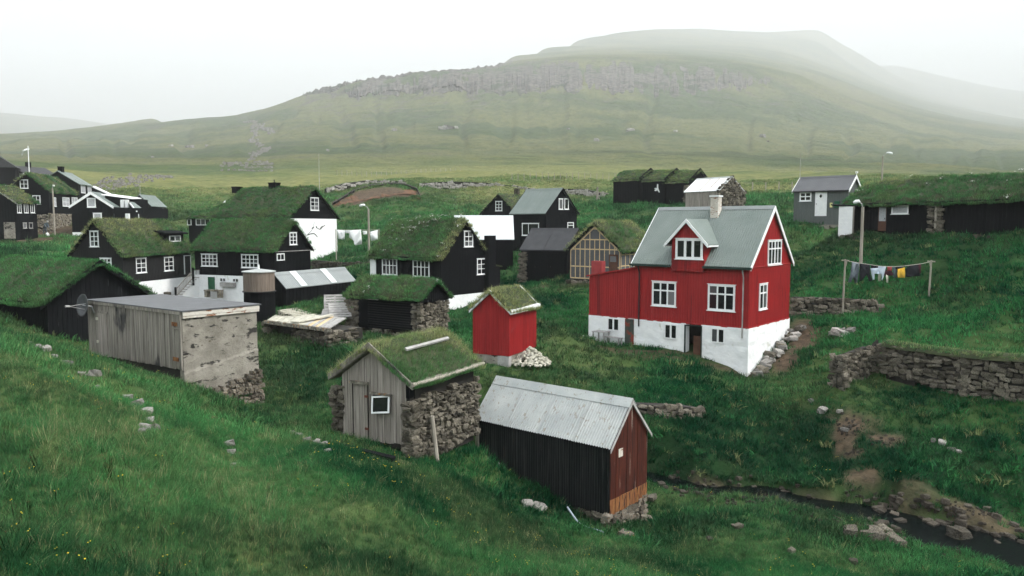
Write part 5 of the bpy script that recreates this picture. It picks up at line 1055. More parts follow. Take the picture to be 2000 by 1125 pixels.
    # porch screen: white boarded leaf with its post
    c = at(1637, 453, 51.6); d_ = at(1664, 454, 51.2) - c; b = MB(); b.prism([(0, 0, -.3), (d_[0], d_[1], -.3), (d_[0], d_[1], 1.68), (0, 0, 1.72)], (.05, .12, 0)); o = b.build('white_screen', M['white']); o.location = c; tag(o, 'tall white boarded screen at the end of the turf longhouse', 'screen')
    b = MB(); b.prism([(-.06, -.05, 1.7), (d_[0] + .3, d_[1] - .1, 1.68), (d_[0] + .9, d_[1] + 1.2, 1.8), (-.06, 1.2, 1.8)], (0, 0, .08)); b.build('screen_roof', M['tar'], o); b = MB(); b.box((d_[0] + .02, d_[1] - .02, -.3), (d_[0] + .1, d_[1] + .1, 1.7)); b.build('screen_post', M['greywood'], o)
    # ---- grey metal shed
    H = House('metalshed', 'metal_roofed_shed', 'black shed with grey metal roof and two pale skylight strips', 'shed', 2.4, .08, .08)
    H.walls(M['tar'], board=.3); H.metal_roof(M['greymetal'], M['greymetal'], corr=.01, pitch=.15, thick=.05)
    for f in (.20, .62): b = H.mb(); b.ob((H.L * f, -.01, .025), (.55, 0, 0), (0, H.W / 2, H.Hr), (0, 0, .02)); b.build('skylight_strip', M['skylight'], H.root)
    # ---- boathouse at the left edge
    H = House('boat', 'boathouse', 'tarred boathouse with smooth green turf roof beside the concrete shed', 'boathouse', 2.6, .25, .35)
    H.walls(M['tar_old'], board=.18, drop=.14); H.turf(80, (5, 9), (.4, .75), .16, .04, 33, bump=.06, hue0=.12)
    for sd in (0, 1):
        t0, t1 = (-.06, H.W / 2) if sd == 0 else (H.W + .06, H.W / 2)
        b = H.mb(); b.prism([(-.06, t0, .06), (-.06, t1, H.Hr + .1), (-.06, t1, H.Hr - .14), (-.06, t0, -.15)], (.05, 0, 0)); b.build('barge_board', M['tar_old'], H.root)
    b = H.mb(); b.box((H.s0 + .2, H.t0 - .12, -1.75), (H.s0 + 1.3, H.t0 + .1, -1.35)); b.build('footing', M['concrete'], H.root)
    # ---- far houses on the left
    H = House('h1', 'turf_roofed_house', 'black house with drooping turf roof above a beige garage door', 'house', 4.2, .15, .2)
    H.walls(M['tar'], board=.3); H.turf(18, (9, 13), (.45, .8), .25, .45, 35, bump=.12); H.barge(M['greyplank'], .16, ends=(0,))
    for x in (37, 50.5, 63): H.window('front', (x - 4, 398, x + 4, 416), 2, 1)
    for x in (48, 60): H.window('front', (x - 3.5, 435, x + 3.5, 446), 1, 1, mat='greyplank')
    H.door('gable', (8, 434, 30, 466), 'concrete', None, planks=1, handle=False)
    H = House('h2', 'turf_roofed_house', 'black turf roofed house over a rough stone cellar wall', 'house', 5.2, .15, .2)
    H.walls(M['tar'], board=.3); H.turf(18, (9, 13), (.45, .8), .25, .5, 36, bump=.1); H.barge(M['tar'], .16)
    H.window('gable', (39, 351, 55, 368), 2, 2); H.window('gable', (64, 382, 79, 399), 2, 2)
    for x0, x1 in ((103, 109), (122, 135), (140, 151)): H.window('front', (x0, 386, x1, 403), 2, 2, pane='curtain')
    j = MB(); stone_face(None, H.m((H.s0 - .05, 0, 0)), (0, H.h, 0), (-1, 0, 0), H.W, lambda u: -2.6, lambda u: -5.2, (.5, .3), M['stone'], .3, joined=j); stone_face(None, H.m((0, H.t0 - .05, 0)), (1, 0, 0), (0, -H.h, 0), H.L - 2, lambda u: -2.6, lambda u: -5.2, (.5, .3), M['stone'], .3, joined=j); tag(j.build('cellar_stonework', M['stone'], H.root), kind='stuff')
    H = House('h3', 'black_house', 'black house with green metal roof higher up the slope', 'house', 4, .15, .2)
    H.walls(M['tar'], board=.4); H.metal_roof(M['greenroof'], M['greenroof'], thick=.1, seams=3)
    for x0, x1 in ((158, 166), (171, 178)): H.window('front', (x0, 361, x1, 377), 1, 1, pane='curtain')
    H.chimney(1.6, H.W / 2, .9, .6, H.Hr - .1, H.Hr + .6, 'tar')
    b = H.mb(); b.prism([(H.s1 - .2, H.t0, -.15), (H.s1 - .2, H.t0 - 3.2, -1.7), (H.s1 - .2, H.t0 - 3.2, -1.6), (H.s1 - .2, H.t0, .05)], (2.2, 0, 0)); b.build('white_lean_to_roof', M['white'], H.root); b = H.mb(); b.prism([(H.s1 - .1, H.t0, -.2), (H.s1 - .1, H.t0 - 3.0, -1.7), (H.s1 - .1, H.t0 - 3.0, -4), (H.s1 - .1, H.t0, -4)], (2.0, 0, 0)); b.build('lean_to', M['tar'], H.root)
    H = House('h4', 'black_house', 'black house with white edged gable and flat white dormer', 'house', 4.2, .15, .2)
    H.walls(M['tar'], board=.3); H.metal_roof(M['greenroof'], M['greenroof'], thick=.08, seams=6); H.barge(M['white'], .28, .06)
    H.window('gable', (170, 387, 187, 405), 1, 1, fr=.12, pane='curtain'); H.window('gable', (182, 416, 199, 432), 1, 1, fr=.12, pane='curtain')
    b = H.mb(); H.slab(b, 'gable', H.t0, H.t1, -4.2, -3.0, 0, .06); H.slab(b, 'front', H.s0, H.s1, -4.2, -3.0, 0, .06); b.build('plinth', M['whitewash'], H.root)
    # long wing running back to the right
    q = at(222, 404, 89.6); q2 = at(279, 413, 91.5); e_ = q2 - q; b = MB(); b.prism([(0, 0, -4.2), (e_[0], e_[1], -4.2), (e_[0], e_[1], -.1), (0, 0, -.05)], (1.2, 4, 0)); w_ = b.build('wing', M['tar'], H.root); w_.matrix_parent_inverse = Matrix.LocRotScale(H.root.location, H.root.rotation_euler, None).inverted(); w_.location = q
    q3 = at(205, 381, 92) - q; q4 = at(256, 389, 93.5) - q
    b = MB(); b.prism([q3 + np.array([0, 0, -1.6]), q4 + np.array([0, 0, -1.2]), q4, q3], (.8, 2.6, 0)); d2 = b.build('dormer', M['tar'], w_); b = MB(); b.prism([q3 + np.array([-.3, -.3, 0]), q4 + np.array([.3, -.3, 0]), q4 + np.array([.5, 1.6, .1]), q3 + np.array([0, 1.6, .1])], (0, 0, .1)); b.build('dormer_roof', M['white'], w_)
    def wpane(x0, y0, x1, y1, Y):
        a_ = at(x0, y1, Y) - q; c_ = at(x1, y0, Y) - q; b_ = MB(); b_.box((a_[0], a_[1] - .12, a_[2]), (c_[0], a_[1] + .2, c_[2])); w2 = b_.build('window', M['white'], w_); 
    for x in (239, 248): wpane(x - 2.6, 390, x + 2.6, 407, 92.4)
    for x in (227, 239, 249): wpane(x - 3, 417, x + 3, 431, 90.4)
    wpane(267, 418, 272, 433, 91.3)
    b = MB(); b.prism([at(253, 396, 92.2) - q, at(266, 412, 91.2) - q, at(280, 411, 92.5) - q, at(262, 397, 94) - q], (0, 0, .14)); b.build('porch_roof', M['greenroof'], w_)
    b = MB(); b.prism([at(253, 396, 92.0) - q, at(266, 412, 91.0) - q, at(266, 414, 91.0) - q, at(253, 399, 92.0) - q], (.1, .1, 0)); b.build('porch_barge', M['white'], w_)
    H = House('h5', 'black_house', 'narrow black house with sage metal roof by the rocky gully', 'house', 4.2, .12, .15)
    H.walls(M['tar'], board=.3); H.metal_roof(M['greenroof'], M['greenroof'], thick=.08, seams=5); H.window('gable', (259, 388, 272, 401), 2, 1)
    for x0, x1 in ((297, 302), (307, 315), (317, 322)): H.window('front', (x0, 408, x1, 420), 1, 1, pane='curtain')
    # roofs at the very left edge, farther back
    for i, (px, py, Y, w_, l_, h_, lab) in enumerate(((-4, 324, 128, 5.5, 5, 2.2, 'dark roofed house with chimney at the left edge'), (56, 336, 134, 5, 6, 1.3, 'dark gable with white base beside the flagpole'))):
        r_ = empty('far_house', at(px, py + 6, Y)); r_.rotation_euler = (0, 0, R(25 if i == 0 else -20)); tag(r_, lab, 'house'); b = MB(); b.box((-w_ / 2, -l_ / 2, -2.5), (w_ / 2, l_ / 2, .2)); b.build('wall', M['tar'] if i == 0 else M['white'], r_)
        b = MB(); b.prism([(-w_ / 2 - .3, -l_ / 2 - .2, .15), (w_ / 2 + .3, -l_ / 2 - .2, .15), (0, -l_ / 2 - .2, .15 + h_)], (0, l_ + .4, 0)); b.build('roof', M['darkroof'], r_); b = MB(); b.box((-.35, -.3, h_ - .3), (.35, .3, h_ + .9)); b.build('chimney', M['tar'], r_)
village()
# ================================================================== other built things
def gp(px, Y, dz=0.):
    """point on the ground under image column px at depth Y"""
    x = (px - 1000) / FPX * Y / 1.0; p = at(px, 440, Y); return np.array([p[0], Y, float(gz(p[0], Y)) + dz])
def local(root_loc): return lambda p: np.array(p, float) - np.array(root_loc, float)

def on_ground(px, py, Y0, Y1):
    """depth at which the line of sight through an image point meets the ground"""
    Y = np.linspace(Y0, Y1, 160); r = ray(px, py); P = r[None] * (Y / r[1])[:, None]; d = P[:, 2] - gz(P[:, 0], P[:, 1]); k = np.argmax(d < 0); return float(Y[k]) if d.min() < 0 else float(Y1)
def concrete_shed():
    C = at(355, 607, 23.5); L_ = at(171, 584, 27.1); Rr = at(501, 604, 25.5)
    zc = C[2]; root = empty('concrete_shed', (C[0], C[1], zc - 2.6)); tag(root, 'flat roofed shed with stained board side and crumbling concrete end', 'shed')
    a = np.array([L_[0] - C[0], L_[1] - C[1], 0]); b_ = np.array([Rr[0] - C[0], Rr[1] - C[1], 0]); La, Lb = np.linalg.norm(a), np.linalg.norm(b_); ua, ub = a / La, b_ / Lb; H0 = np.array([0, 0, 2.6])
    m = MB(); m.prism([ua * .04 + ub * .05, ua * La + ub * .05, ua * La + ub * Lb, ua * .04 + ub * Lb], (0, 0, 2.55)); m.build('wall_core', M['core'], root)
    # boards of the long side
    k, u = 0, .02; low0, low1 = -(725 - 607) / FPX * 23.5 + 2.6, -(690 - 584) / FPX * 27.1 + 2.6
    while u < La - .02:
        w = min(random.uniform(.10, .16), La - u); low = low0 + (low1 - low0) * u / La + random.uniform(-.015, .015); m = MB(); q = .015 * (k % 2) + random.uniform(0, .008)
        m.ob(ua * u - ub * q + np.array([0, 0, low]), ua * (w - .008), ub * .03, (0, 0, 2.56 - low)); m.build('plank', M['oldwood'], root); u += w; k += 1
    n_ = -ub
    def on(u0, u1, z0, z1, th, nm, mt, o0=.025): m_ = MB(); m_.ob(ua * u0 + n_ * o0 + np.array([0, 0, z0]), ua * (u1 - u0), n_ * th, (0, 0, z1 - z0)); return m_.build(nm, M[mt], root)
    d = on(La - 1.42, La - .78, low1 - .0, 2.18, .03, 'door', 'greywood'); on(La - 1.5, La - .7, 2.2, 2.25, .035, 'door_rail', 'oldwood'); on(La - .8, La - .76, low1, 2.2, .025, 'door_post', 'oldwood')
    for zz in (.45, 1.25): on(La - .84, La - .74, low1 + zz, low1 + zz + .09, .05, 'latch', 'bleached', .05)
    for zz in (.25, 1.35): on(.22, .52, low0 + zz, low0 + zz + .12, .02, 'hinge_plate', 'rust', .03)
    on(.12, .5, 2.02, 2.05, .03, 'hatch_rail', 'oldwood'); on(-.02, .05, low0 - .0, 2.5, .05, 'corner_board', 'oldwood'); on(0, La, 2.47, 2.57, .03, 'eave_board', 'oldwood')
    # concrete end, rough
    m = MB(); nu, nz = 26, 40; z1, zl = 2.36, -.35
    def fn(s, t):
        z = zl + (z1 - zl) * t; q = .03 * (fbm(s * 6, z * 3, 61, 4) - .5) + (.05 if z < .95 - .35 * s * -1 else 0) * 0; 
        return ub * (Lb * s) - ua * (.0 + q + .04 * (1 - smooth(.62 + .45 * s, .68 + .45 * s, z))) + np.array([0, 0, z])
    m.grid(fn, nu, nz); m.ob(ua * .005 + np.array([0, 0, zl]), ub * Lb, ua * .2, (0, 0, z1 - zl)); m.build('concrete_wall', M['concrete'], root)
    m = MB(); m.ob(-ua * .06 + np.array([0, 0, 2.36]), ub * (Lb + .06), ua * .08, (0, 0, .075)); m.build('fascia_board', M['rustwhite'], root); m = MB(); m.ob(-ua * .075 + np.array([0, 0, 2.435]), ub * (Lb + .06), ua * .08, (0, 0, .12)); m.build('fascia_board', M['rustwhite'], root)
    m = MB(); m.prism([-ua * .1 - ub * .06, ua * (La + .08) - ub * .06, ua * (La + .08) + ub * (Lb + .12), -ua * .1 + ub * (Lb + .12)], (0, 0, .035)); r_ = m.build('roof', M['slate'], root); r_.location = (0, 0, 2.572)
    # rubble footing under the concrete
    stone_face(root, -ua * .10, ub, -ua, Lb, lambda u: -.12 + .55 * u / Lb, lambda u: -.62 - .25 * u / Lb, (.17, .13), M['lichen'], .3)
    stone_face(root, -ub * .06, ua, -ub, La * .5, lambda u: .35, lambda u: -.15, (.35, .14), M['stone'], .2)
    c = np.array([C[0], C[1]]) + (a[:2] + b_[:2]) / 2; KEEP_OUT.append((c[0], c[1], La / 2 + .02, Lb / 2 + .02, math.atan2(ua[1], ua[0])))
    # satellite dish on the far corner
    P = at(160, 596, 26.6); dr = empty('satellite_dish', P); tag(dr, 'grey satellite dish on bracket at the corner of the flat roofed shed', 'dish')
    nd = Vector((-.55, -.82, .12)).normalized(); q = nd.to_track_quat('Z', 'Y'); mm = q.to_matrix(); m = MB(lambda p: np.array(mm @ Vector(p))); Rd = .37
    rings, segs = 6, 28
    m.v.append(tuple(m.m((0, 0, -.09)))); 
    for i in range(1, rings + 1):
        for j in range(segs): t = 6.2832 * j / segs; rr2 = Rd * i / rings; m.v.append(tuple(m.m((rr2 * math.cos(t), rr2 * 1.06 * math.sin(t), -.09 + .09 * (i / rings) ** 2))))
    for j in range(segs): m.f.append((0, 1 + j, 1 + (j + 1) % segs))
    for i in range(rings - 1):
        for j in range(segs): m.f.append((1 + i * segs + j, 1 + (i + 1) * segs + j, 1 + (i + 1) * segs + (j + 1) % segs, 1 + i * segs + (j + 1) % segs))
    m.sm = True; dd = m.build('reflector', M['dish'], dr); sd = dd.modifiers.new('thick', 'SOLIDIFY'); sd.thickness = .012
    for z0 in (-.32, .1):
        m = MB(); m.tube([Vector((.12, .05, z0 * .5)), nd * .45 + Vector((0, 0, -.06))], .011, 6); m.build('feed_arm', M['greyplank'], dr)
    m = MB(); m.tube([nd * .42 + Vector((0, 0, -.06)), nd * .56 + Vector((0, 0, -.06))], .035, 8); m.build('feed_horn', M['greyplank'], dr); m = MB(); m.tube([(.02, 0, 0), (.28, .12, -.06), (.33, .16, -.3)], .025, 8); m.build('bracket', M['steel'], dr)
concrete_shed()

def water_tank():
    P = gp(503, 42.4); top = at(503, 531, 42.4)[2]; r0 = 30 / FPX * 42.4; root = empty('round_tank', P); tag(root, 'round black tank with wooden stave top and conical metal lid', 'tank'); h = top - P[2]
    m = MB(); m.tube([(0, 0, -.6), (0, 0, h - 1.07)], [r0 + .01, r0 - .02], 28); m.build('tank_body', M['tar'], root); m = MB(); m.tube([(0, 0, h - 1.1), (0, 0, h - 1.04)], r0 + .05, 28); m.build('hoop', M['blackmetal'], root)
    for k in range(40):
        t = 6.2832 * k / 40; m = MB(); u = np.array([-math.sin(t), math.cos(t), 0]); n = np.array([math.cos(t), math.sin(t), 0]); w = 2 * r0 * math.pi / 40 * .94; m.ob(n * (r0 - .07) - u * w / 2 + np.array([0, 0, h - 1.06]), u * w, n * (.05 + .008 * (k % 2)), (0, 0, 1.06)); m.build('stave', M['tank'], root)
    m = MB(); m.tube([(0, 0, h), (0, 0, h + .05), (0, 0, h + .17)], [r0 + .06, r0 + .06, .12], 28); m.build('lid', M['zinc'], root); m = MB(); m.tube([(0, 0, h + .15), (0, 0, h + .4)], .05, 8); m.build('vent', M['white'], root)
water_tank()

def timber_deck():
    A, B_, C_, D_ = at(522, 628, 40.1), at(645, 645, 36.9), at(677, 623, 41.0), at(548, 609, 44.2); z = -5.0
    for p in (A, B_, C_, D_): p[2] = z
    root = empty('timber_deck', (A[0], A[1], z - 1.0)); tag(root, 'low timber deck on rough stone piers beside the metal roofed shed', 'deck'); l_ = local((A[0], A[1], z)); up = np.array([0, 0, 1.0])
    A, B_, C_, D_ = (l_(p) + up for p in (A, B_, C_, D_)); n = 18
    for k in range(n):                                                # deck boards run away from the front beam
        f0, f1 = k / n, (k + .9) / n; p0, p1, p2, p3 = A + (B_ - A) * f0, A + (B_ - A) * f1, D_ + (C_ - D_) * f1, D_ + (C_ - D_) * f0; m = MB(); m.prism([p0, p1, p2, p3], (0, 0, .04 + .012 * (k % 2))); m.build('deck_board', M['bleached'] if k < 11 else M['palewood'] if k in (12, 14) else M['greyplank'], root)
    m = MB(); d = B_ - A; nn = np.array([d[1], -d[0], 0]) / np.linalg.norm(d); m.ob(A - d * .03 - np.array([0, 0, .15]) + nn * .02, d * 1.06, nn * .08, (0, 0, .17)); m.build('front_beam', M['lichen'], root); m = MB(); m.ob(A + (D_ - A) * .5 - np.array([0, 0, .15]), d, -nn * .08, (0, 0, .14)); m.build('joist', M['greyplank'], root)
    for f in (0, .97): stone_face(root, A + d * (f if f else -.06) + nn * .0, np.array([-nn[0], -nn[1], 0]) * 1.0, d / np.linalg.norm(d), 1.6, lambda u: -.16, lambda u: -1.1, (.34, .2), M['stone'], .4)
    stone_face(root, A + d * .38 - nn * .3, d / np.linalg.norm(d), nn, 2.9, lambda u: -.16 - .5 * abs(.35 - u / 2.9), lambda u: -1.35, (.3, .19), M['stone'], .4)
    stone_face(root, A + d * .2 - nn * .55, d / np.linalg.norm(d), nn, 1.4, lambda u: -.85 + .3 * u / 1.4, lambda u: -1.35, (.3, .19), M['stone'], .4)
    m = MB(); m.prism([A + d * .03 - nn * .5 - up, A + d * .96 - nn * .5 - up, A + d * .96 - nn * 2.2 - up, A + d * .03 - nn * 2.2 - up], (0, 0, .82)); m.build('under_deck_wall', M['core'], root)
    # stack of bleached planks leaning against the shed
    pr = empty('plank_stack', np.array(root.location) + A + up * 0); tag(pr, 'stepped stack of bleached planks leaning against the black shed', 'plank stack'); ux = np.array([.41, .91, 0]); un = np.array([.91, -.41, 0])
    base = at(541, 607, 42.2) - np.array(pr.location)
    for k in range(9):
        L2 = 4.3 - .12 * k + random.uniform(-.15, .15); m = MB(); q = base + un * (.02 + .25 * k) + np.array([0, 0, -.02 - .055 * k]) - ux * (.1 * (k % 3)); m.ob(q, ux * L2, un * .23, (0, 0, .05)); m.ob(q + ux * .05 + un * .03 - np.array([0, 0, .5]), ux * .06, un * .06, (0, 0, .5)); m.build('plank', M['bleached'], pr)
    lb = MB(); p0, p1 = at(585, 634, 38.6), at(652, 620, 41.2); lb.prism([(0, 0, 0), tuple(p1 - p0), tuple(p1 - p0 + np.array([-.3, .1, .02])), (-.5, .1, 0)], (0, 0, .05)); lo = lb.build('loose_plank', M['bleached']); lo.location = p0 + np.array([0, 0, .1]); tag(lo, 'wide bleached plank lying loose on the timber deck', 'plank')
    for i, (px, py, Y, tilt, yaw, lab) in enumerate(((654, 590, 43.0, 68, 12, 'grey pallet leaning upright at the back of the pile beside the slatted hut'), (664, 606, 42.0, 55, 18, 'grey pallet leaning lower in the pile beside the slatted hut'), (650, 611, 42.4, 20, 5, 'grey pallet lying flat under the leaning ones'))):
        P = at(px, py, Y); pa = empty('pallet', P); pa.rotation_euler = (R(tilt), 0, R(yaw)); tag(pa, lab, 'pallet', 'pallets by the deck')
        for k in range(6): m = MB(); m.box((-.6, -.42 + .15 * k, 0), (.6, -.31 + .15 * k, .025)); m.build('slat', M['greyplank'], pa)
        for k in range(3): m = MB(); m.box((-.6 + .55 * k, -.42, -.1), (-.5 + .55 * k, .44, 0)); m.build('bearer', M['greyplank'], pa)
timber_deck()

# ------------------------------------------------------------------ dry stone field walls
def field_wall(name, label, pl, thick, sz, mat, turf=False, joined=False, group=None, snap=None):
    """pl: (px, py_top, py_bottom, depth) along the face that is seen"""
    if snap: pl = [(a, t, b, on_ground(a, b - 3, *snap) - .25) for a, t, b, Y in pl]
    P = [(at(a, t, Y), at(a, b, Y)) for a, t, b, Y in pl]; o = P[0][1]; root = empty(name, o); tag(root, label, 'stone wall', group); l_ = local(o); j = MB() if joined else None
    core = MB()
    for (t0, b0), (t1, b1) in zip(P, P[1:]):
        d = b1 - b0; d[2] = 0; L2 = np.linalg.norm(d); u = d / L2; n = np.array([u[1], -u[0], 0]); 
        if n @ b0 > 0: n = -n
        tf = lambda s, t0=t0, t1=t1, L2=L2: float(t0[2] + (t1[2] - t0[2]) * s / L2 - o[2]); bf = lambda s, b0=b0, b1=b1, L2=L2: float(b0[2] + (b1[2] - b0[2]) * s / L2 - o[2] - .12)
        q = l_(b0); q[2] = 0; core.prism([q - n * .12 + np.array([0, 0, bf(0) - .4]) + u * .12, q - n * .12 + u * (L2 - .12) + np.array([0, 0, bf(L2) - .4]), q - n * .12 + u * (L2 - .12) + np.array([0, 0, tf(L2) - .03]), q - n * .12 + u * .12 + np.array([0, 0, tf(0) - .03])], -n * (thick - .12))
        stone_face(root, q - n * .08, u, n, L2, tf, bf, sz, mat, .24, joined=j, jit=.25)
        if turf:
            nn_ = max(10, int(L2 / .12)); V = []; F = []
            for k in range(nn_ + 1):
                for v in range(7):
                    t = v / 6; pp = q + u * L2 * k / nn_ - n * (-.12 + t * (thick + .25)); z = tf(L2 * k / nn_) + .16 * math.sin(math.pi * min(1, t + .12)) + .08 * (float(fbm(k * .13, v * .4, 71, 2)) - .5) - (.12 if v == 0 else 0); V.append((pp[0], pp[1], z))
            F = [(k * 7 + v, k * 7 + 7 + v, k * 7 + 8 + v, k * 7 + 1 + v) for k in range(nn_) for v in range(6)]
            me = bpy.data.meshes.new('turf_top'); me.from_pydata(V, [], F); me.update(); me.shade_smooth(); link('turf_top', me, root, TURF)
            cnt = int(L2 * 90); ss = rng.random(cnt) * L2; tt = rng.random(cnt); pp = q[None] + u[None] * ss[:, None] - n[None] * (-.1 + tt * (thick + .15))[:, None]; zz = np.array([tf(s) for s in ss]) + .16 * np.sin(np.pi * np.minimum(1, tt + .12)) - .03; pp[:, 2] = zz
            g = grass_object('wall_grass', np.zeros((0, 3)), [], pp, rng.integers(5, 9, cnt), rng.uniform(.35, .75, cnt), np.clip(rng.normal(.35, .25, cnt), 0, 1), np.clip(rng.normal(.55, .2, cnt), 0, 1), None, root); tag(g, kind='stuff')
    core.build('wall_core', M['core'], root)
    if joined: tag(j.build('stonework', mat, root), kind='stuff')
    return root
field_wall('stone_wall', 'ruined dry stone wall topped with turf at the right edge', [(1722, 672, 716, 31.2), (1790, 683, 738, 29.8), (1880, 694, 766, 28.6), (2030, 706, 796, 27.2)], .8, (.34, .17), M['stone'], turf=True)
field_wall('stone_wall', 'broken end of a stone wall standing like a pillar', [(1620, 692, 750, 31.0), (1645, 696, 754, 30.2), (1700, 676, 730, 31.6), (1722, 664, 722, 31.6)], .32, (.24, .15), M['stone'])
field_wall('stone_wall', 'low stone wall behind the corner of the red house', [(1546, 580, 618, 44.5), (1630, 582, 615, 43.8), (1720, 588, 610, 43)], .6, (.36, .2), M['stone'], snap=(36, 50))
field_wall('stone_wall', 'retaining stone wall below the white gable', [(608, 508, 530, 67), (660, 512, 532, 66), (722, 512, 540, 64)], .6, (.42, .24), M['stone'], joined=True, turf=False)
field_wall('stone_wall', 'long pale boundary wall across the slope behind the village', [(822, 357, 367, 124), (880, 354, 366, 125), (940, 356, 368, 125), (1000, 362, 374, 124), (1040, 369, 378, 120), (1130, 368, 378, 116), (1180, 377, 384, 112)], .8, (.75, .45), M['palestone'], joined=True)
field_wall('stone_wall', 'ragged boundary wall beside the earth scar', [(640, 368, 374, 122), (680, 357, 363, 126), (720, 352, 357, 130), (790, 354, 360, 128)], .8, (.7, .42), M['palestone'], joined=True)
field_wall('stone_wall', 'low bank wall of round stones by the stream shed', [(1236, 790, 812, 28.5), (1300, 792, 816, 28), (1372, 796, 812, 27.6)], .5, (.34, .22), M['stone'], snap=(24, 34))

# ------------------------------------------------------------------ rocks lying about
def rocks(name, label, group, L_, mat, flat=.6, sink=.25):
    for px, py, Y, w in L_:
        p = at(px, py, Y); z = float(gz(p[0], p[1])); s = w / FPX * Y; dd, zw, hw = stream_at(p[0], p[1])
        if dd < hw + .6: z = max(z, float(zw) - .06)
        o = stone(name, (p[0], p[1], z + s * flat * (.5 - sink)), (s, s * random.uniform(.7, 1), s * flat * random.uniform(.8, 1.2)), mat); tag(o, label, 'rock', group)
def R_(L_, Y0, Y1): return [(a, b, on_ground(a, b, Y0, Y1), w) for a, b, w in L_]
rocks('rock', 'pale rock in the broken line of stones down the left slope', 'line of stones on the left slope', R_([(72, 680, 16), (88, 687, 22), (104, 698, 14), (132, 715, 18), (160, 735, 15), (186, 735, 24), (165, 738, 12), (190, 758, 10), (60, 672, 10)], 11, 26), M['palestone'])
rocks('rock', 'pale rock in the short tumbled row on the near slope', 'tumbled row on the near slope', R_([(250, 778, 18), (268, 792, 26), (286, 808, 24), (292, 824, 20), (284, 838, 26), (300, 838, 22), (278, 846, 18)], 8, 20), M['palestone'])
rocks('rock', 'pale rock half sunk in the grass below the flat roofed shed', 'sunken rocks below the flat roofed shed', R_([(448, 872, 22), (452, 884, 16), (456, 910, 12)], 10, 22), M['palestone'])
rocks('rock', 'pale stone on the path towards the turf hut', 'stones on the path by the turf hut', R_([(585, 852, 14), (600, 862, 18), (618, 866, 16), (632, 872, 20), (640, 884, 16), (572, 846, 10), (606, 872, 10)], 15, 23), M['palestone'])
rocks('rock', 'white split rock beside the dark shed wall', None, R_([(1028, 988, 26)], 17, 23), M['palestone']); rocks('rock', 'flat white rock touching the split rock by the dark shed wall', None, R_([(1052, 992, 30)], 17, 23), M['palestone'], .35)
rocks('rock', 'grey rock lying near the stream end of the rusty shed', 'rocks around the rusty shed', R_([(1262, 1018, 24), (1222, 1050, 30), (1272, 978, 24), (1440, 1032, 22), (1386, 1055, 14), (1545, 1080, 16), (1666, 1100, 18)], 15, 26), M['stone'])
rocks('rock', 'large pale boulder at the edge of the stream', 'boulders in the stream', R_([(1660, 1042, 34), (1690, 1045, 22), (1712, 1050, 44), (1745, 1062, 40), (1725, 1040, 30), (1870, 1070, 44)], 17, 26), M['stone'])
sb = []
for _ in range(90):
    t = random.random(); px = random.uniform(1690, 2000) if t < .75 else random.uniform(1290, 1640); py = random.uniform(985, 1070) + (px - 1850) * .16 if t < .75 else random.uniform(935, 975) + (px - 1450) * .08
    sb.append((px, py, random.uniform(8, 24) if t < .75 else random.uniform(6, 16)))
rocks('rock', 'small brown rock strewn along the stream bed', 'rocks strewn along the stream bed', R_(sb, 18, 28), M['pebble'])
rocks('rock', 'pale rock lying on the bank by the brown earth patches', 'rocks by the earth patches', R_([(1650, 843, 16), (1608, 806, 20), (1585, 786, 12), (1640, 805, 12), (1840, 868, 16), (1858, 880, 14), (1822, 862, 12), (1872, 886, 12)], 22, 34), M['palestone'])
rocks('rock', 'pale rock scattered on the far hillside', 'rocks on the far hillside', [(a, b, on_ground(a, b, 130, 900), w) for a, b, w in [(870, 240, 16), (862, 233, 12), (876, 228, 18), (880, 236, 10), (770, 243, 10), (890, 246, 9), (640, 295, 7), (366, 288, 9), (374, 289, 10), (334, 286, 8), (404, 286, 6), (298, 308, 6), (1490, 240, 12), (1228, 190, 12), (1235, 193, 10), (1320, 195, 8), (1500, 278, 6), (1165, 276, 12), (1110, 230, 6)]], M['palestone'])
rocks('rock', 'rock at the foot of the old wall behind the red house', 'rocks at the foot of walls', R_([(1636, 652, 26), (1650, 655, 22), (1660, 652, 20), (1645, 648, 16), (1625, 655, 14)], 32, 44), M['palestone'])
rocks('rock', 'brown stone under the end of the turf longhouse', 'stones under the turf longhouse', R_([(1645, 466, 14), (1660, 464, 16), (1672, 467, 12), (1910, 466, 16), (1935, 468, 16)], 40, 58), M['stone'])
# gully and stream of stones coming down the hill on the left: too many to count
def rubble(name, label, L_, mat):
    j = MB()
    for px, py, Y, w in L_:
        p = at(px, py, Y); s = w / FPX * Y; me = random.choice(stone_me); mt = Matrix.LocRotScale(Vector((p[0], p[1], float(gz(p[0], p[1])) + s * .1)), Vector((random.random(), random.random(), random.random() * 6)).to_track_quat('X', 'Z'), Vector((s * .5, s * .45, s * .35)))
        i = len(j.v); j.v += [tuple(mt @ v.co) for v in me.vertices]; j.f += [tuple(i + q for q in f.vertices) for f in me.polygons]
    tag(j.build(name, mat), kind='stuff', label=label)
L1 = []
for _ in range(200):
    t = random.random(); px = 195 + 140 * t + random.gauss(0, 7); py = 366 - 28 * t + random.gauss(0, 8 * (1 - .5 * t)); L1.append((px, py, on_ground(px, py, 110, 190), random.uniform(3, 8)))
pth = [(430, 325), (460, 320), (480, 327), (510, 326), (530, 325), (490, 315), (500, 300), (525, 293), (505, 285), (490, 275), (500, 262), (495, 248), (520, 250), (528, 262), (495, 238), (480, 232)]
for _ in range(230):
    k = random.randrange(len(pth) - 1); f = random.random(); px = pth[k][0] * (1 - f) + pth[k + 1][0] * f + random.gauss(0, 4); py = pth[k][1] * (1 - f) + pth[k + 1][1] * f + random.gauss(0, 2); L1.append((px, py, on_ground(px, py, 140, 1300), random.uniform(3.5, 7)))
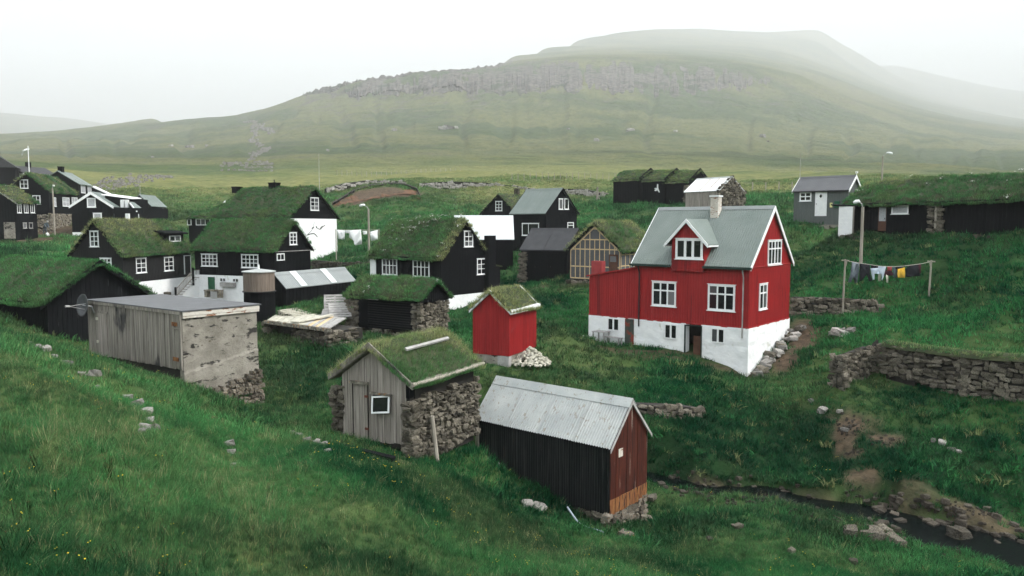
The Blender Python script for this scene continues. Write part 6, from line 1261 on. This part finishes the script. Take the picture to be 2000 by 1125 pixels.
for _ in range(50): px = random.gauss(485, 24); py = random.gauss(326, 3); L1.append((px, py, on_ground(px, py, 140, 300), random.uniform(3, 6)))
rubble('gully_rubble', 'pale rubble filling the gully and hill stream', L1, M['palestone'])
L2 = []
for _ in range(420):
    px = random.uniform(1300, 2000); py = 950 + (px - 1300) * .165 + random.gauss(0, 14) + (20 if px > 1750 else 0); L2.append((px, py, on_ground(px, py, 18, 28), random.uniform(2, 9)))
for cx, cy, sx, sy, k_ in ((1655, 838, 26, 22, 60), (1735, 866, 32, 9, 40), (1690, 975, 40, 12, 50), (1880, 1000, 70, 16, 90), (1665, 888, 18, 6, 16)):
    for _ in range(k_): px = random.gauss(cx, sx * .6); py = random.gauss(cy, sy * .6); L2.append((px, py, on_ground(px, py, 18, 34), random.uniform(2, 7)))
rubble('stream_gravel', 'small stones and gravel along the stream bed', L2, M['pebble'])
def earth_scar():
    top = [(650, 398), (672, 384), (695, 371), (725, 363), (760, 360), (795, 361), (815, 370), (822, 386)]; bot = [(652, 402), (678, 397), (705, 392), (735, 387), (765, 381), (790, 378), (808, 380), (818, 388)]
    m = MB(); n = 60; V = []
    for k in range(n + 1):
        u = k / n * (len(top) - 1); tx, ty = (np.interp(u, range(len(top)), [q[i] for q in top]) for i in (0, 1)); bx, by = (np.interp(u, range(len(bot)), [q[i] for q in bot]) for i in (0, 1)); ty += 3 * (float(fbm(k * .3, 1, 81, 3)) - .5)
        Yt = on_ground(tx, ty, 85, 190) - 2.0; Yb = on_ground(bx, by, 85, 190) - 1.0; row = [at(tx, ty - 3.0, Yt + 2.2), at(tx, ty - 1.0, Yt - .7), at(tx, ty + 3.5, Yt + .3)]
        for j in range(1, 6): f = j / 5; p = at(tx + (bx - tx) * f, ty + 3.5 + (by - ty - 3.5) * f, (Yt + .3) + (Yb - Yt - .3) * f - .25 * math.sin(3.14 * f)); row.append(p + np.array([0, 0, .12 * (float(fbm(k * .5, j, 82, 3)) - .5)]))
        V += row
    m.v = [tuple(p) for p in V]; m.f = [(a * 8 + b, (a + 1) * 8 + b, (a + 1) * 8 + b + 1, a * 8 + b + 1) for a in range(n) for b in range(7)]
    o = m.build('earth_scar', M['scar']); o.data.materials.append(M['core'])
    for i, f in enumerate(o.data.polygons): f.material_index = 1 if i % 7 < 2 else 0
    tag(o, kind='structure', label='raw brown earth scar with dark overhanging turf edge behind the village')
earth_scar()
def white_heap():
    root = empty('stone_heap', gp(1038, 32.6)); tag(root, 'heap of broken white stones beside the small red shed', 'stone heap'); j = MB()
    for _ in range(420):
        r = 1.0 * math.sqrt(random.random()); t = random.random() * 6.28; z = (1 - r) * .75 * random.random() ** .3; me = random.choice(stone_me); s = random.uniform(.035, .085); mt = Matrix.LocRotScale(Vector((r * .85 * math.cos(t), r * .85 * math.sin(t), z)), Vector((random.random(), random.random(), random.random())).to_track_quat('X', 'Z'), Vector((s, s * .7, s * .6))); i = len(j.v)
        j.v += [tuple(mt @ v.co) for v in me.vertices]; j.f += [tuple(i + q for q in f.vertices) for f in me.polygons]
    tag(j.build('broken_stones', M['bleached'], root), kind='stuff')
white_heap()
# stones along the gable of the red house
def gable_stones():
    H = RED
    for k in range(26):
        f = k / 25; t = H.t0 + (H.t1 - H.t0) * f + random.uniform(-.1, .1); w = H.O + H.a * (H.s0 - random.uniform(.2, .75)) + H.b * t; z = float(gz(w[0], w[1])); s = random.uniform(.25, .6)
        o = stone('rock', (w[0], w[1], z + .1 + .15 * random.random()), (s, s * .75, s * .5), M['palestone'] if k % 3 else M['stone']); tag(o, 'flat stone laid along the white base of the red house', 'rock', 'stones along the red house')
gable_stones()

# ------------------------------------------------------------------ street lamps, poles, flag
def lamp(px, py0, py1, Y, arm, lab, wood=True):
    P = at(px, py1, Y); P[2] = float(gz(P[0], P[1])); top = at(px, py0, Y)[2] - P[2]; root = empty('street_lamp', P); tag(root, lab, 'street lamp'); m = MB(); m.tube([(0, 0, -.5), (0, 0, top)], [.10, .08], 10); m.build('post', M['postwood'] if wood else M['steel'], root)
    m = MB(); m.tube([(0, -.02, top - .1), (arm * .15, -.02, top + .18), (arm * .45, -.02, top + .28)], .03, 6); m.build('arm', M['steel'], root)
    m = MB(); m.tube([(arm * .36, -.02, top + .28), (arm * .5, -.02, top + .33), (arm * .75, -.02, top + .31), (arm * .98, -.02, top + .24), (arm * 1.02, -.02, top + .2)], [.05, .10, .12, .09, .03], 10); m.sm = True; m.build('lamp_head', M['white'], root)
lamp(1681, 404, 517, 46, -.55, 'wooden lamp post standing behind the washing line'); lamp(1722, 305, 362, 78, .95, 'dark lamp post rising behind the turf longhouse'); lamp(721, 408, 505, 66, -.75, 'lamp post beside the white sheets and the stone wall'); lamp(107, 368, 458, 88, .2, 'pale lamp post on the path by the far houses')
def pole(px, y0, y1, Y, lab, r=.04, name='pole', mat='greyplank'):
    P = at(px, y1, Y); P[2] = float(gz(P[0], P[1])); m = MB(); m.tube([(0, 0, -.3), (0, 0, at(px, y0, Y)[2] - P[2])], [r, r * .6], 6); o = m.build(name, M[mat]); o.location = P; tag(o, lab, 'pole'); return o
pole(624, 300, 372, 96, 'thin grey pole behind the house with the bird drawing'); pole(274, 362, 384, 112, 'short pole behind the narrow black house', .06)
fp = pole(57, 285, 334, 120, 'white flagpole on the slope above the far houses', .09, 'flagpole', 'white')
def flag():
    P = at(56, 288, 120); m = MB(); pl = [(0, 0), (-6, 2), (-11, 6), (-15, 13)]; s = 120 / FPX
    m.grid(lambda a, c: (np.interp(a * 3, range(4), [q[0] for q in pl]) * s, .15 * math.sin(a * 7 + c * 2), -np.interp(a * 3, range(4), [q[1] for q in pl]) * s - c * .32 * (1 - .2 * a)), 14, 5); m.sm = True; o = m.build('pennant', M['sheet']); o.location = P; md = o.modifiers.new('t', 'SOLIDIFY'); md.thickness = .01; tag(o, 'long white pennant drooping from the flagpole', 'flag')
flag()
# ------------------------------------------------------------------ washing lines
def cloth(name, lab, pts2, Y, mat, root_px, thick=.012, group=None):
    """garment from an outline in the hanging plane: (px, py) pairs"""
    O = at(*root_px, Y); Q = [at(a, b, Y) - O for a, b in pts2]; bm_ = bmesh.new(); vs_ = [bm_.verts.new((q[0], q[1] * 0, q[2])) for q in Q]; f = bm_.faces.new(vs_); bmesh.ops.triangulate(bm_, faces=[f]); bmesh.ops.subdivide_edges(bm_, edges=bm_.edges[:], cuts=2)
    bmesh.ops.subdivide_edges(bm_, edges=bm_.edges[:], cuts=1); ph = random.random() * 6
    for v in bm_.verts: v.co.y += .035 * math.sin(v.co.x * 14 + ph) * min(1, -v.co.z * 2 + .15) + .05 * (vnoise(v.co.x * 3 + ph, v.co.z * 3, 3) - .5)
    me = bpy.data.meshes.new(name); bm_.to_mesh(me); bm_.free(); me.shade_smooth(); o = link(name, me, None, M[mat]); o.location = O; md = o.modifiers.new('t', 'SOLIDIFY'); md.thickness = thick; tag(o, lab, 'laundry', group); return o
def washing():
    Y = 41.4; A, B_ = at(1651, 509, Y), at(1819, 511, Y); ga, gb = float(gz(A[0], A[1])), float(gz(B_[0], B_[1])); root = empty('washing_line', (A[0], A[1], ga)); tag(root, 'washing line strung between two weathered wooden posts', 'washing line'); l_ = local((A[0], A[1], ga))
    for P, g, sg in ((A, ga, 1), (B_, gb, -1)):
        b0 = l_((P[0], P[1], g - .3)); t0 = l_(P); m = MB(); m.tube([b0 + np.array([-.06, 0, 0]), t0 + np.array([0, 0, .08])], [.055, .045], 7); m.build('post', M['postwood'], root); m = MB(); m.tube([t0 + np.array([-.18, .05, .02]), t0 + np.array([.18, -.05, .0])], .04, 6); m.build('crossbar', M['postwood'], root); m = MB(); m.tube([t0 + np.array([.08 * sg, 0, -.05]), t0 + np.array([.0, 0, -.42])], .03, 6); m.build('brace', M['postwood'], root)
    ln = MB(); cs = [(1651, 509), (1680, 514), (1720, 520), (1745, 521), (1770, 519), (1800, 515), (1819, 511)]; ln.tube([l_(at(a, b, Y)) for a, b in cs], .015, 5); ln.build('line', M['rope'], root)
    sag = lambda x: np.interp(x, [c[0] for c in cs], [c[1] for c in cs])
    def g(name, lab, px, pts2, mat, dy=0): cloth(name, lab, [(px + a, sag(px + a) + b if b < 1 else sag(px) + b) for a, b in pts2], Y + dy, mat, (px, sag(px)))
    g('jeans', 'faded jeans with pale legs hanging at the end of the line', 1666, [(-2, .5), (12, .5), (12, 14), (9, 40), (5, 42), (6, 18), (4, 15), (-1, 30), (-4, 40), (-9, 40), (-5, 22)], 'denim')
    g('dark_trousers', 'black trousers hanging next to the faded jeans', 1679, [(0, .5), (20, .5), (20, 20), (24, 34), (19, 36), (14, 22), (9, 20), (4, 34), (0, 36)], 'darkcloth', -.03)
    g('dark_shorts', 'short black cloth hanging above the pale blue jumper', 1701, [(0, .5), (15, .5), (15, 8), (0, 8)], 'darkcloth', .04)
    g('jumper', 'pale blue jumper hanging upside down with sleeves dangling', 1701, [(14, .5), (30, .5), (27, 8), (24, 15), (22, 30), (20, 30), (20, 18), (6, 17), (6, 29), (3, 29), (3, 15), (-1, 7), (14, 6)], 'bluecloth', -.05)
    g('cream_sock', 'long cream stocking below the pale blue jumper', 1715, [(0, 14), (6, 14), (5, 30), (0, 30)], 'cream', .05); g('cream_sock', 'cream stocking hanging under the dark red shirt', 1729, [(0, 16), (6, 17), (6, 32), (2, 32)], 'cream', .03)
    g('red_cloth', 'bright red cloth folded over the line', 1733, [(0, .5), (9, .5), (9, 8), (0, 8)], 'redcloth', -.03); g('maroon_shirt', 'dark red shirt with white trim below the bright red cloth', 1726, [(2, 7), (15, 8), (19, 16), (17, 18), (13, 18), (3, 19), (-1, 16)], 'maroon')
    g('slate_shirt', 'slate grey shirt beside the yellow one', 1743, [(0, .5), (10, .5), (9, 22), (1, 22)], 'slatecloth', .04); g('yellow_shirt', 'bright yellow shirt on the washing line', 1752, [(1, 5), (6, 4), (9, 5), (15, 2), (16, 12), (15, 22), (1, 22), (0, 14)], 'yellow', -.05); g('black_vest', 'short black vest above the yellow shirt', 1749, [(0, .5), (14, .5), (14, 5), (0, 5)], 'darkcloth', .03)
    g('black_shirt', 'wide black shirt hanging right of the yellow shirt', 1768, [(0, 6), (8, .5), (26, .5), (28, 20), (2, 22)], 'darkcloth'); g('red_strip', 'narrow red and black cloth last on the line', 1793, [(0, .5), (6, .5), (5, 18), (2, 18), (1, 6)], 'maroon', -.04)
    # sheets by the white gable
    Y = 72.0; A, B_ = at(656, 449, Y), at(740, 449, Y); r2 = empty('washing_line', (A[0], A[1], A[2] - 2)); tag(r2, 'line of white sheets stretched from the white gable', 'washing line'); m = MB(); m.tube([(0, 0, 2), tuple(B_ - A + np.array([0, 0, 2]))], .015, 5); m.build('line', M['rope'], r2); m = MB(); d = B_ - A; m.tube([d + np.array([0, 0, -.8]), d + np.array([0, 0, 2.1])], .05, 6); m.build('post', M['postwood'], r2); m = MB(); m.tube([(0, 0, -.8), (0, 0, 2.05)], .05, 6); m.build('post', M['postwood'], r2)
    for px, pts2, lab in ((658, [(0, 0), (16, 1), (15, 18), (10, 19), (3, 17)], 'white sheet hanging nearest the white gable wall'), (675, [(-1, 1), (8, 1), (8, 7), (0, 6)], 'small white cloth between the two large sheets'), (682, [(0, 1), (23, -1), (25, 28), (13, 30), (10, 28), (9, 22), (0, 14)], 'largest white sheet in the middle of the line'), (708, [(0, 2), (9, 2), (9, 9), (2, 9)], 'small white cloth beside the lamp post'), (722, [(0, 4), (16, 0), (16, 20), (3, 21)], 'white sheet hanging beyond the lamp post')): cloth('bed_sheet', lab, [(px + a, 449 + b) for a, b in pts2], Y, 'sheet', (px, 449))
washing()
# ------------------------------------------------------------------ benches and table by the red house
def furniture():
    H = RED; wd = lambda s, t: H.O + H.a * s + H.b * t
    def put(name, lab, cat, s0, s1, h, wdt):
        p = wd((s0 + s1) / 2, H.t0 - .55); z = float(gz(p[0], p[1])); r_ = empty(name, (p[0], p[1], z), math.atan2(H.a[1], H.a[0])); tag(r_, lab, cat); L2 = (s1 - s0) / 2
        for k in range(3): m = MB(); m.box((-L2, -wdt / 2 + wdt / 3 * k, h - .04), (L2, -wdt / 2 + wdt / 3 * (k + .92), h)); m.build('seat_board' if cat == 'bench' else 'table_board', M['greyplank'], r_)
        for sx in (-1, 1):
            m = MB(); m.box((sx * L2 * .78 - .03, -wdt / 2, -.2), (sx * L2 * .78 + .03, -wdt / 2 + .07, h - .04)); m.build('leg', M['greyplank'], r_); m = MB(); m.box((sx * L2 * .78 - .03, wdt / 2 - .07, -.2), (sx * L2 * .78 + .03, wdt / 2, h - .04)); m.build('leg', M['greyplank'], r_)
    u = lambda px: H.hit('front', px, 665, .5)[0]
    put('bench', 'grey wooden bench at the far end of the red house', 'bench', u(1162), u(1133), .42, .36); put('bench', 'grey wooden bench next to the peeling cellar door', 'bench', u(1216), u(1181), .42, .36); put('small_table', 'small grey wooden table between the two benches', 'table', u(1188), u(1162), .66, .6)
furniture()
# ------------------------------------------------------------------ person by the far houses, and the things beside them
def person():
    P = gp(88, 89.6); m = bpy.data.meshes.new('person'); J = [(0, 0, .86), (.06, -.05, 1.08), (.18, -.12, 1.3), (.26, -.16, 1.42), (.32, -.2, 1.54), (.09, -.03, .84), (.12, -.1, .45), (.06, .02, .06), (.16, -.08, .03), (-.09, .03, .84), (-.16, .0, .45), (-.26, .06, .06), (-.16, .0, .03), (.30, -.02, 1.3), (.38, -.2, 1.05), (.46, -.34, .86), (.02, -.24, 1.28), (.14, -.38, 1.02), (.28, -.44, .82)]
    E_ = [(0, 1), (1, 2), (2, 3), (3, 4), (0, 5), (5, 6), (6, 7), (7, 8), (0, 9), (9, 10), (10, 11), (11, 12), (2, 13), (13, 14), (14, 15), (2, 16), (16, 17), (17, 18)]
    rad = [.15, .15, .17, .06, .11, .10, .07, .05, .04, .10, .07, .05, .04, .07, .055, .04, .07, .055, .04]
    m.from_pydata(J, E_, []); m.update(); o = link('person', m, None, M['denim']); o.location = P; sk = o.modifiers.new('skin', 'SKIN'); 
    for k, v in enumerate(m.skin_vertices[0].data): v.radius = (rad[k], rad[k]); v.use_root = k == 0
    o.modifiers.new('sub', 'SUBSURF').levels = 2; o.modifiers['sub'].render_levels = 2; o.rotation_euler = (0, 0, .3); tag(o, 'person in blue bending forward on the path by the stone cellar', 'person')
    j = MB(); j.tube([(.0, -.03, .95), (.06, -.05, 1.1), (.17, -.12, 1.32), (.24, -.15, 1.42)], [.19, .2, .21, .1], 10); j.sm = True; j.build('jacket', M['slatecloth'], o)
    h = MB(); h.tube([(.28, -.17, 1.46), (.31, -.19, 1.55), (.34, -.21, 1.66), (.35, -.22, 1.70)], [.07, .11, .10, .04], 10); h.sm = True; h.build('grey_hair', M['greyplank'], o)
    for dx, lab in ((.55, 'white carrier bag on the path beside the bending person'),):
        q = gp(91.5, 89.2); b = MB(); b.tube([(0, 0, -.02), (0, 0, .12), (.02, 0, .3), (.02, 0, .42)], [.22, .24, .18, .05], 9); b.sm = True; bo = b.build('carrier_bag', M['sheet']); bo.location = q; tag(bo, lab, 'bag')
person()
def small_bits():
    b = MB(); P0, P1 = at(1108, 990, 20.5), at(1178, 1040, 19.6); pl = []
    for k in range(12): f = k / 11; p = P0 * (1 - f) + P1 * f; p[2] = max(float(gz(p[0], p[1])) + .06, p[2] - .25 * math.sin(math.pi * f)); pl.append(p)
    b.tube([p - P0 for p in pl], .025, 8); o = b.build('plastic_pipe', M['pipe']); o.location = P0; tag(o, 'pale plastic pipe running from the foot of the dark shed', 'pipe')
    p = gp(700, 19.3); b = MB(); b.ob((-.75, .1, -.05), (1.5, -.55, -.18), (.06, .16, 0), (0, 0, .14)); o = b.build('fallen_beam', M['tar_old']); o.location = p + np.array([.1, 0, .05]); tag(o, 'dark fallen beam in the grass before the turf hut', 'beam')
    for px, Y, lab in ((925, 23.6, 'grey plank lying in grass behind the dark shed post'), (1045, 28.6, 'long grey pole lying in the grass behind the pale roof')):
        p = gp(px, Y); b = MB(); b.ob((-.7, .1, .02), (1.5, -.2, 0), (.03, .14, 0), (0, 0, .06)); o = b.build('loose_board', M['greyplank']); o.location = p + np.array([0, 0, .05]); tag(o, lab, 'plank')
    p = gp(1165, 103); b = MB(); b.tube([(0, 0, -.3), (.1, 0, 2.0)], .12, 6); o = b.build('wooden_frame', M['greywood']); o.location = p; tag(o, 'leaning wooden frame on the slope behind the green roofed house', 'frame'); b = MB(); b.tube([(-.2, 0, 1.3), (1.6, 0, 1.1)], .08, 6); b.build('rail', M['greywood'], o); b = MB(); b.tube([(.0, 0, 1.6), (.5, .1, -.2)], .07, 6); b.build('brace', M['greywood'], o)
    # sheep, far off
    for i, (px, py, lab, dk) in enumerate(((362, 289, 'white sheep at the head of the small flock on the far slope', 0), (375, 289, 'white sheep at the tail of the small flock on the far slope', 0), (335, 287, 'white sheep grazing apart from the small flock', 0), (1112, 229, 'dark sheep high on the hill', 1), (1142, 278, 'dark sheep lowest on the tan hillside', 1))):
        Y = on_ground(px, py, 130, 1200); p = at(px, py, Y); s = max(1.0, Y / 330); r_ = MB(); body = [(-.5, 0, .62), (-.35, 0, .66), (0, 0, .66), (.35, 0, .68), (.52, 0, .72)]; r_.tube(body, [.12, .27, .29, .26, .12], 10); r_.tube([(.5, 0, .74), (.68, 0, .86), (.85, 0, .74)], [.12, .11, .05], 8)
        for x in (-.33, .33):
            for y in (-.13, .13): r_.tube([(x, y, .5), (x + .02, y, .25), (x, y, -.05)], [.07, .045, .04], 6)
        r_.sm = True; o = r_.build('sheep', M['darkwool' if dk else 'wool']); o.location = (p[0], p[1], float(gz(p[0], p[1]))); o.rotation_euler = (0, 0, random.choice((0.2, 3.3))); tag(o, lab, 'sheep')
    # fence posts: two far fences
    for (x0, y0, Y0), (x1, y1, Y1), n, lab, gr in (((660, 318, 178), (900, 312, 190), 26, 'pale post of the fence at the foot of the hill', 'posts of the far fence'), ((1000, 345, 140), (1200, 340, 152), 18, 'pale post of the fence above the boundary wall', 'posts of the upper fence'), ((1468, 375, 100), (1545, 372, 102), 4, 'pale post of the fence beyond the stone barn', 'posts of the barn fence')):
        for k in range(n):
            f = k / (n - 1); px = x0 + (x1 - x0) * f; Y = Y0 + (Y1 - Y0) * f; p = gp(px, Y); b = MB(); b.box((-.06, -.06, -.3), (.06, .06, 1.2)); o = b.build('fence_post', M['postwood']); o.location = p; tag(o, lab, 'fence post', gr)
small_bits()
strew_ground()
# ------------------------------------------------------------------ mist
def haze():
    b = MB(); b.box((-18000, -900, -6500), (18000, 22000, 1750))
    m = bpy.data.materials.new('mist'); m.use_nodes = True; N = m.node_tree.nodes; L = m.node_tree.links
    N.remove(N['Principled BSDF']); v = N.new('ShaderNodeVolumePrincipled'); v.inputs['Color'].default_value = (.818, .832, .845, 1); v.inputs['Density'].default_value = HAZE
    v.inputs['Anisotropy'].default_value = 0; L.new(v.outputs[0], N['Material Output'].inputs['Volume'])
    tag(b.build('haze', m), kind='stuff', label='thin mist lying over the valley and hiding the hilltop')
HAZE = .00031
haze()
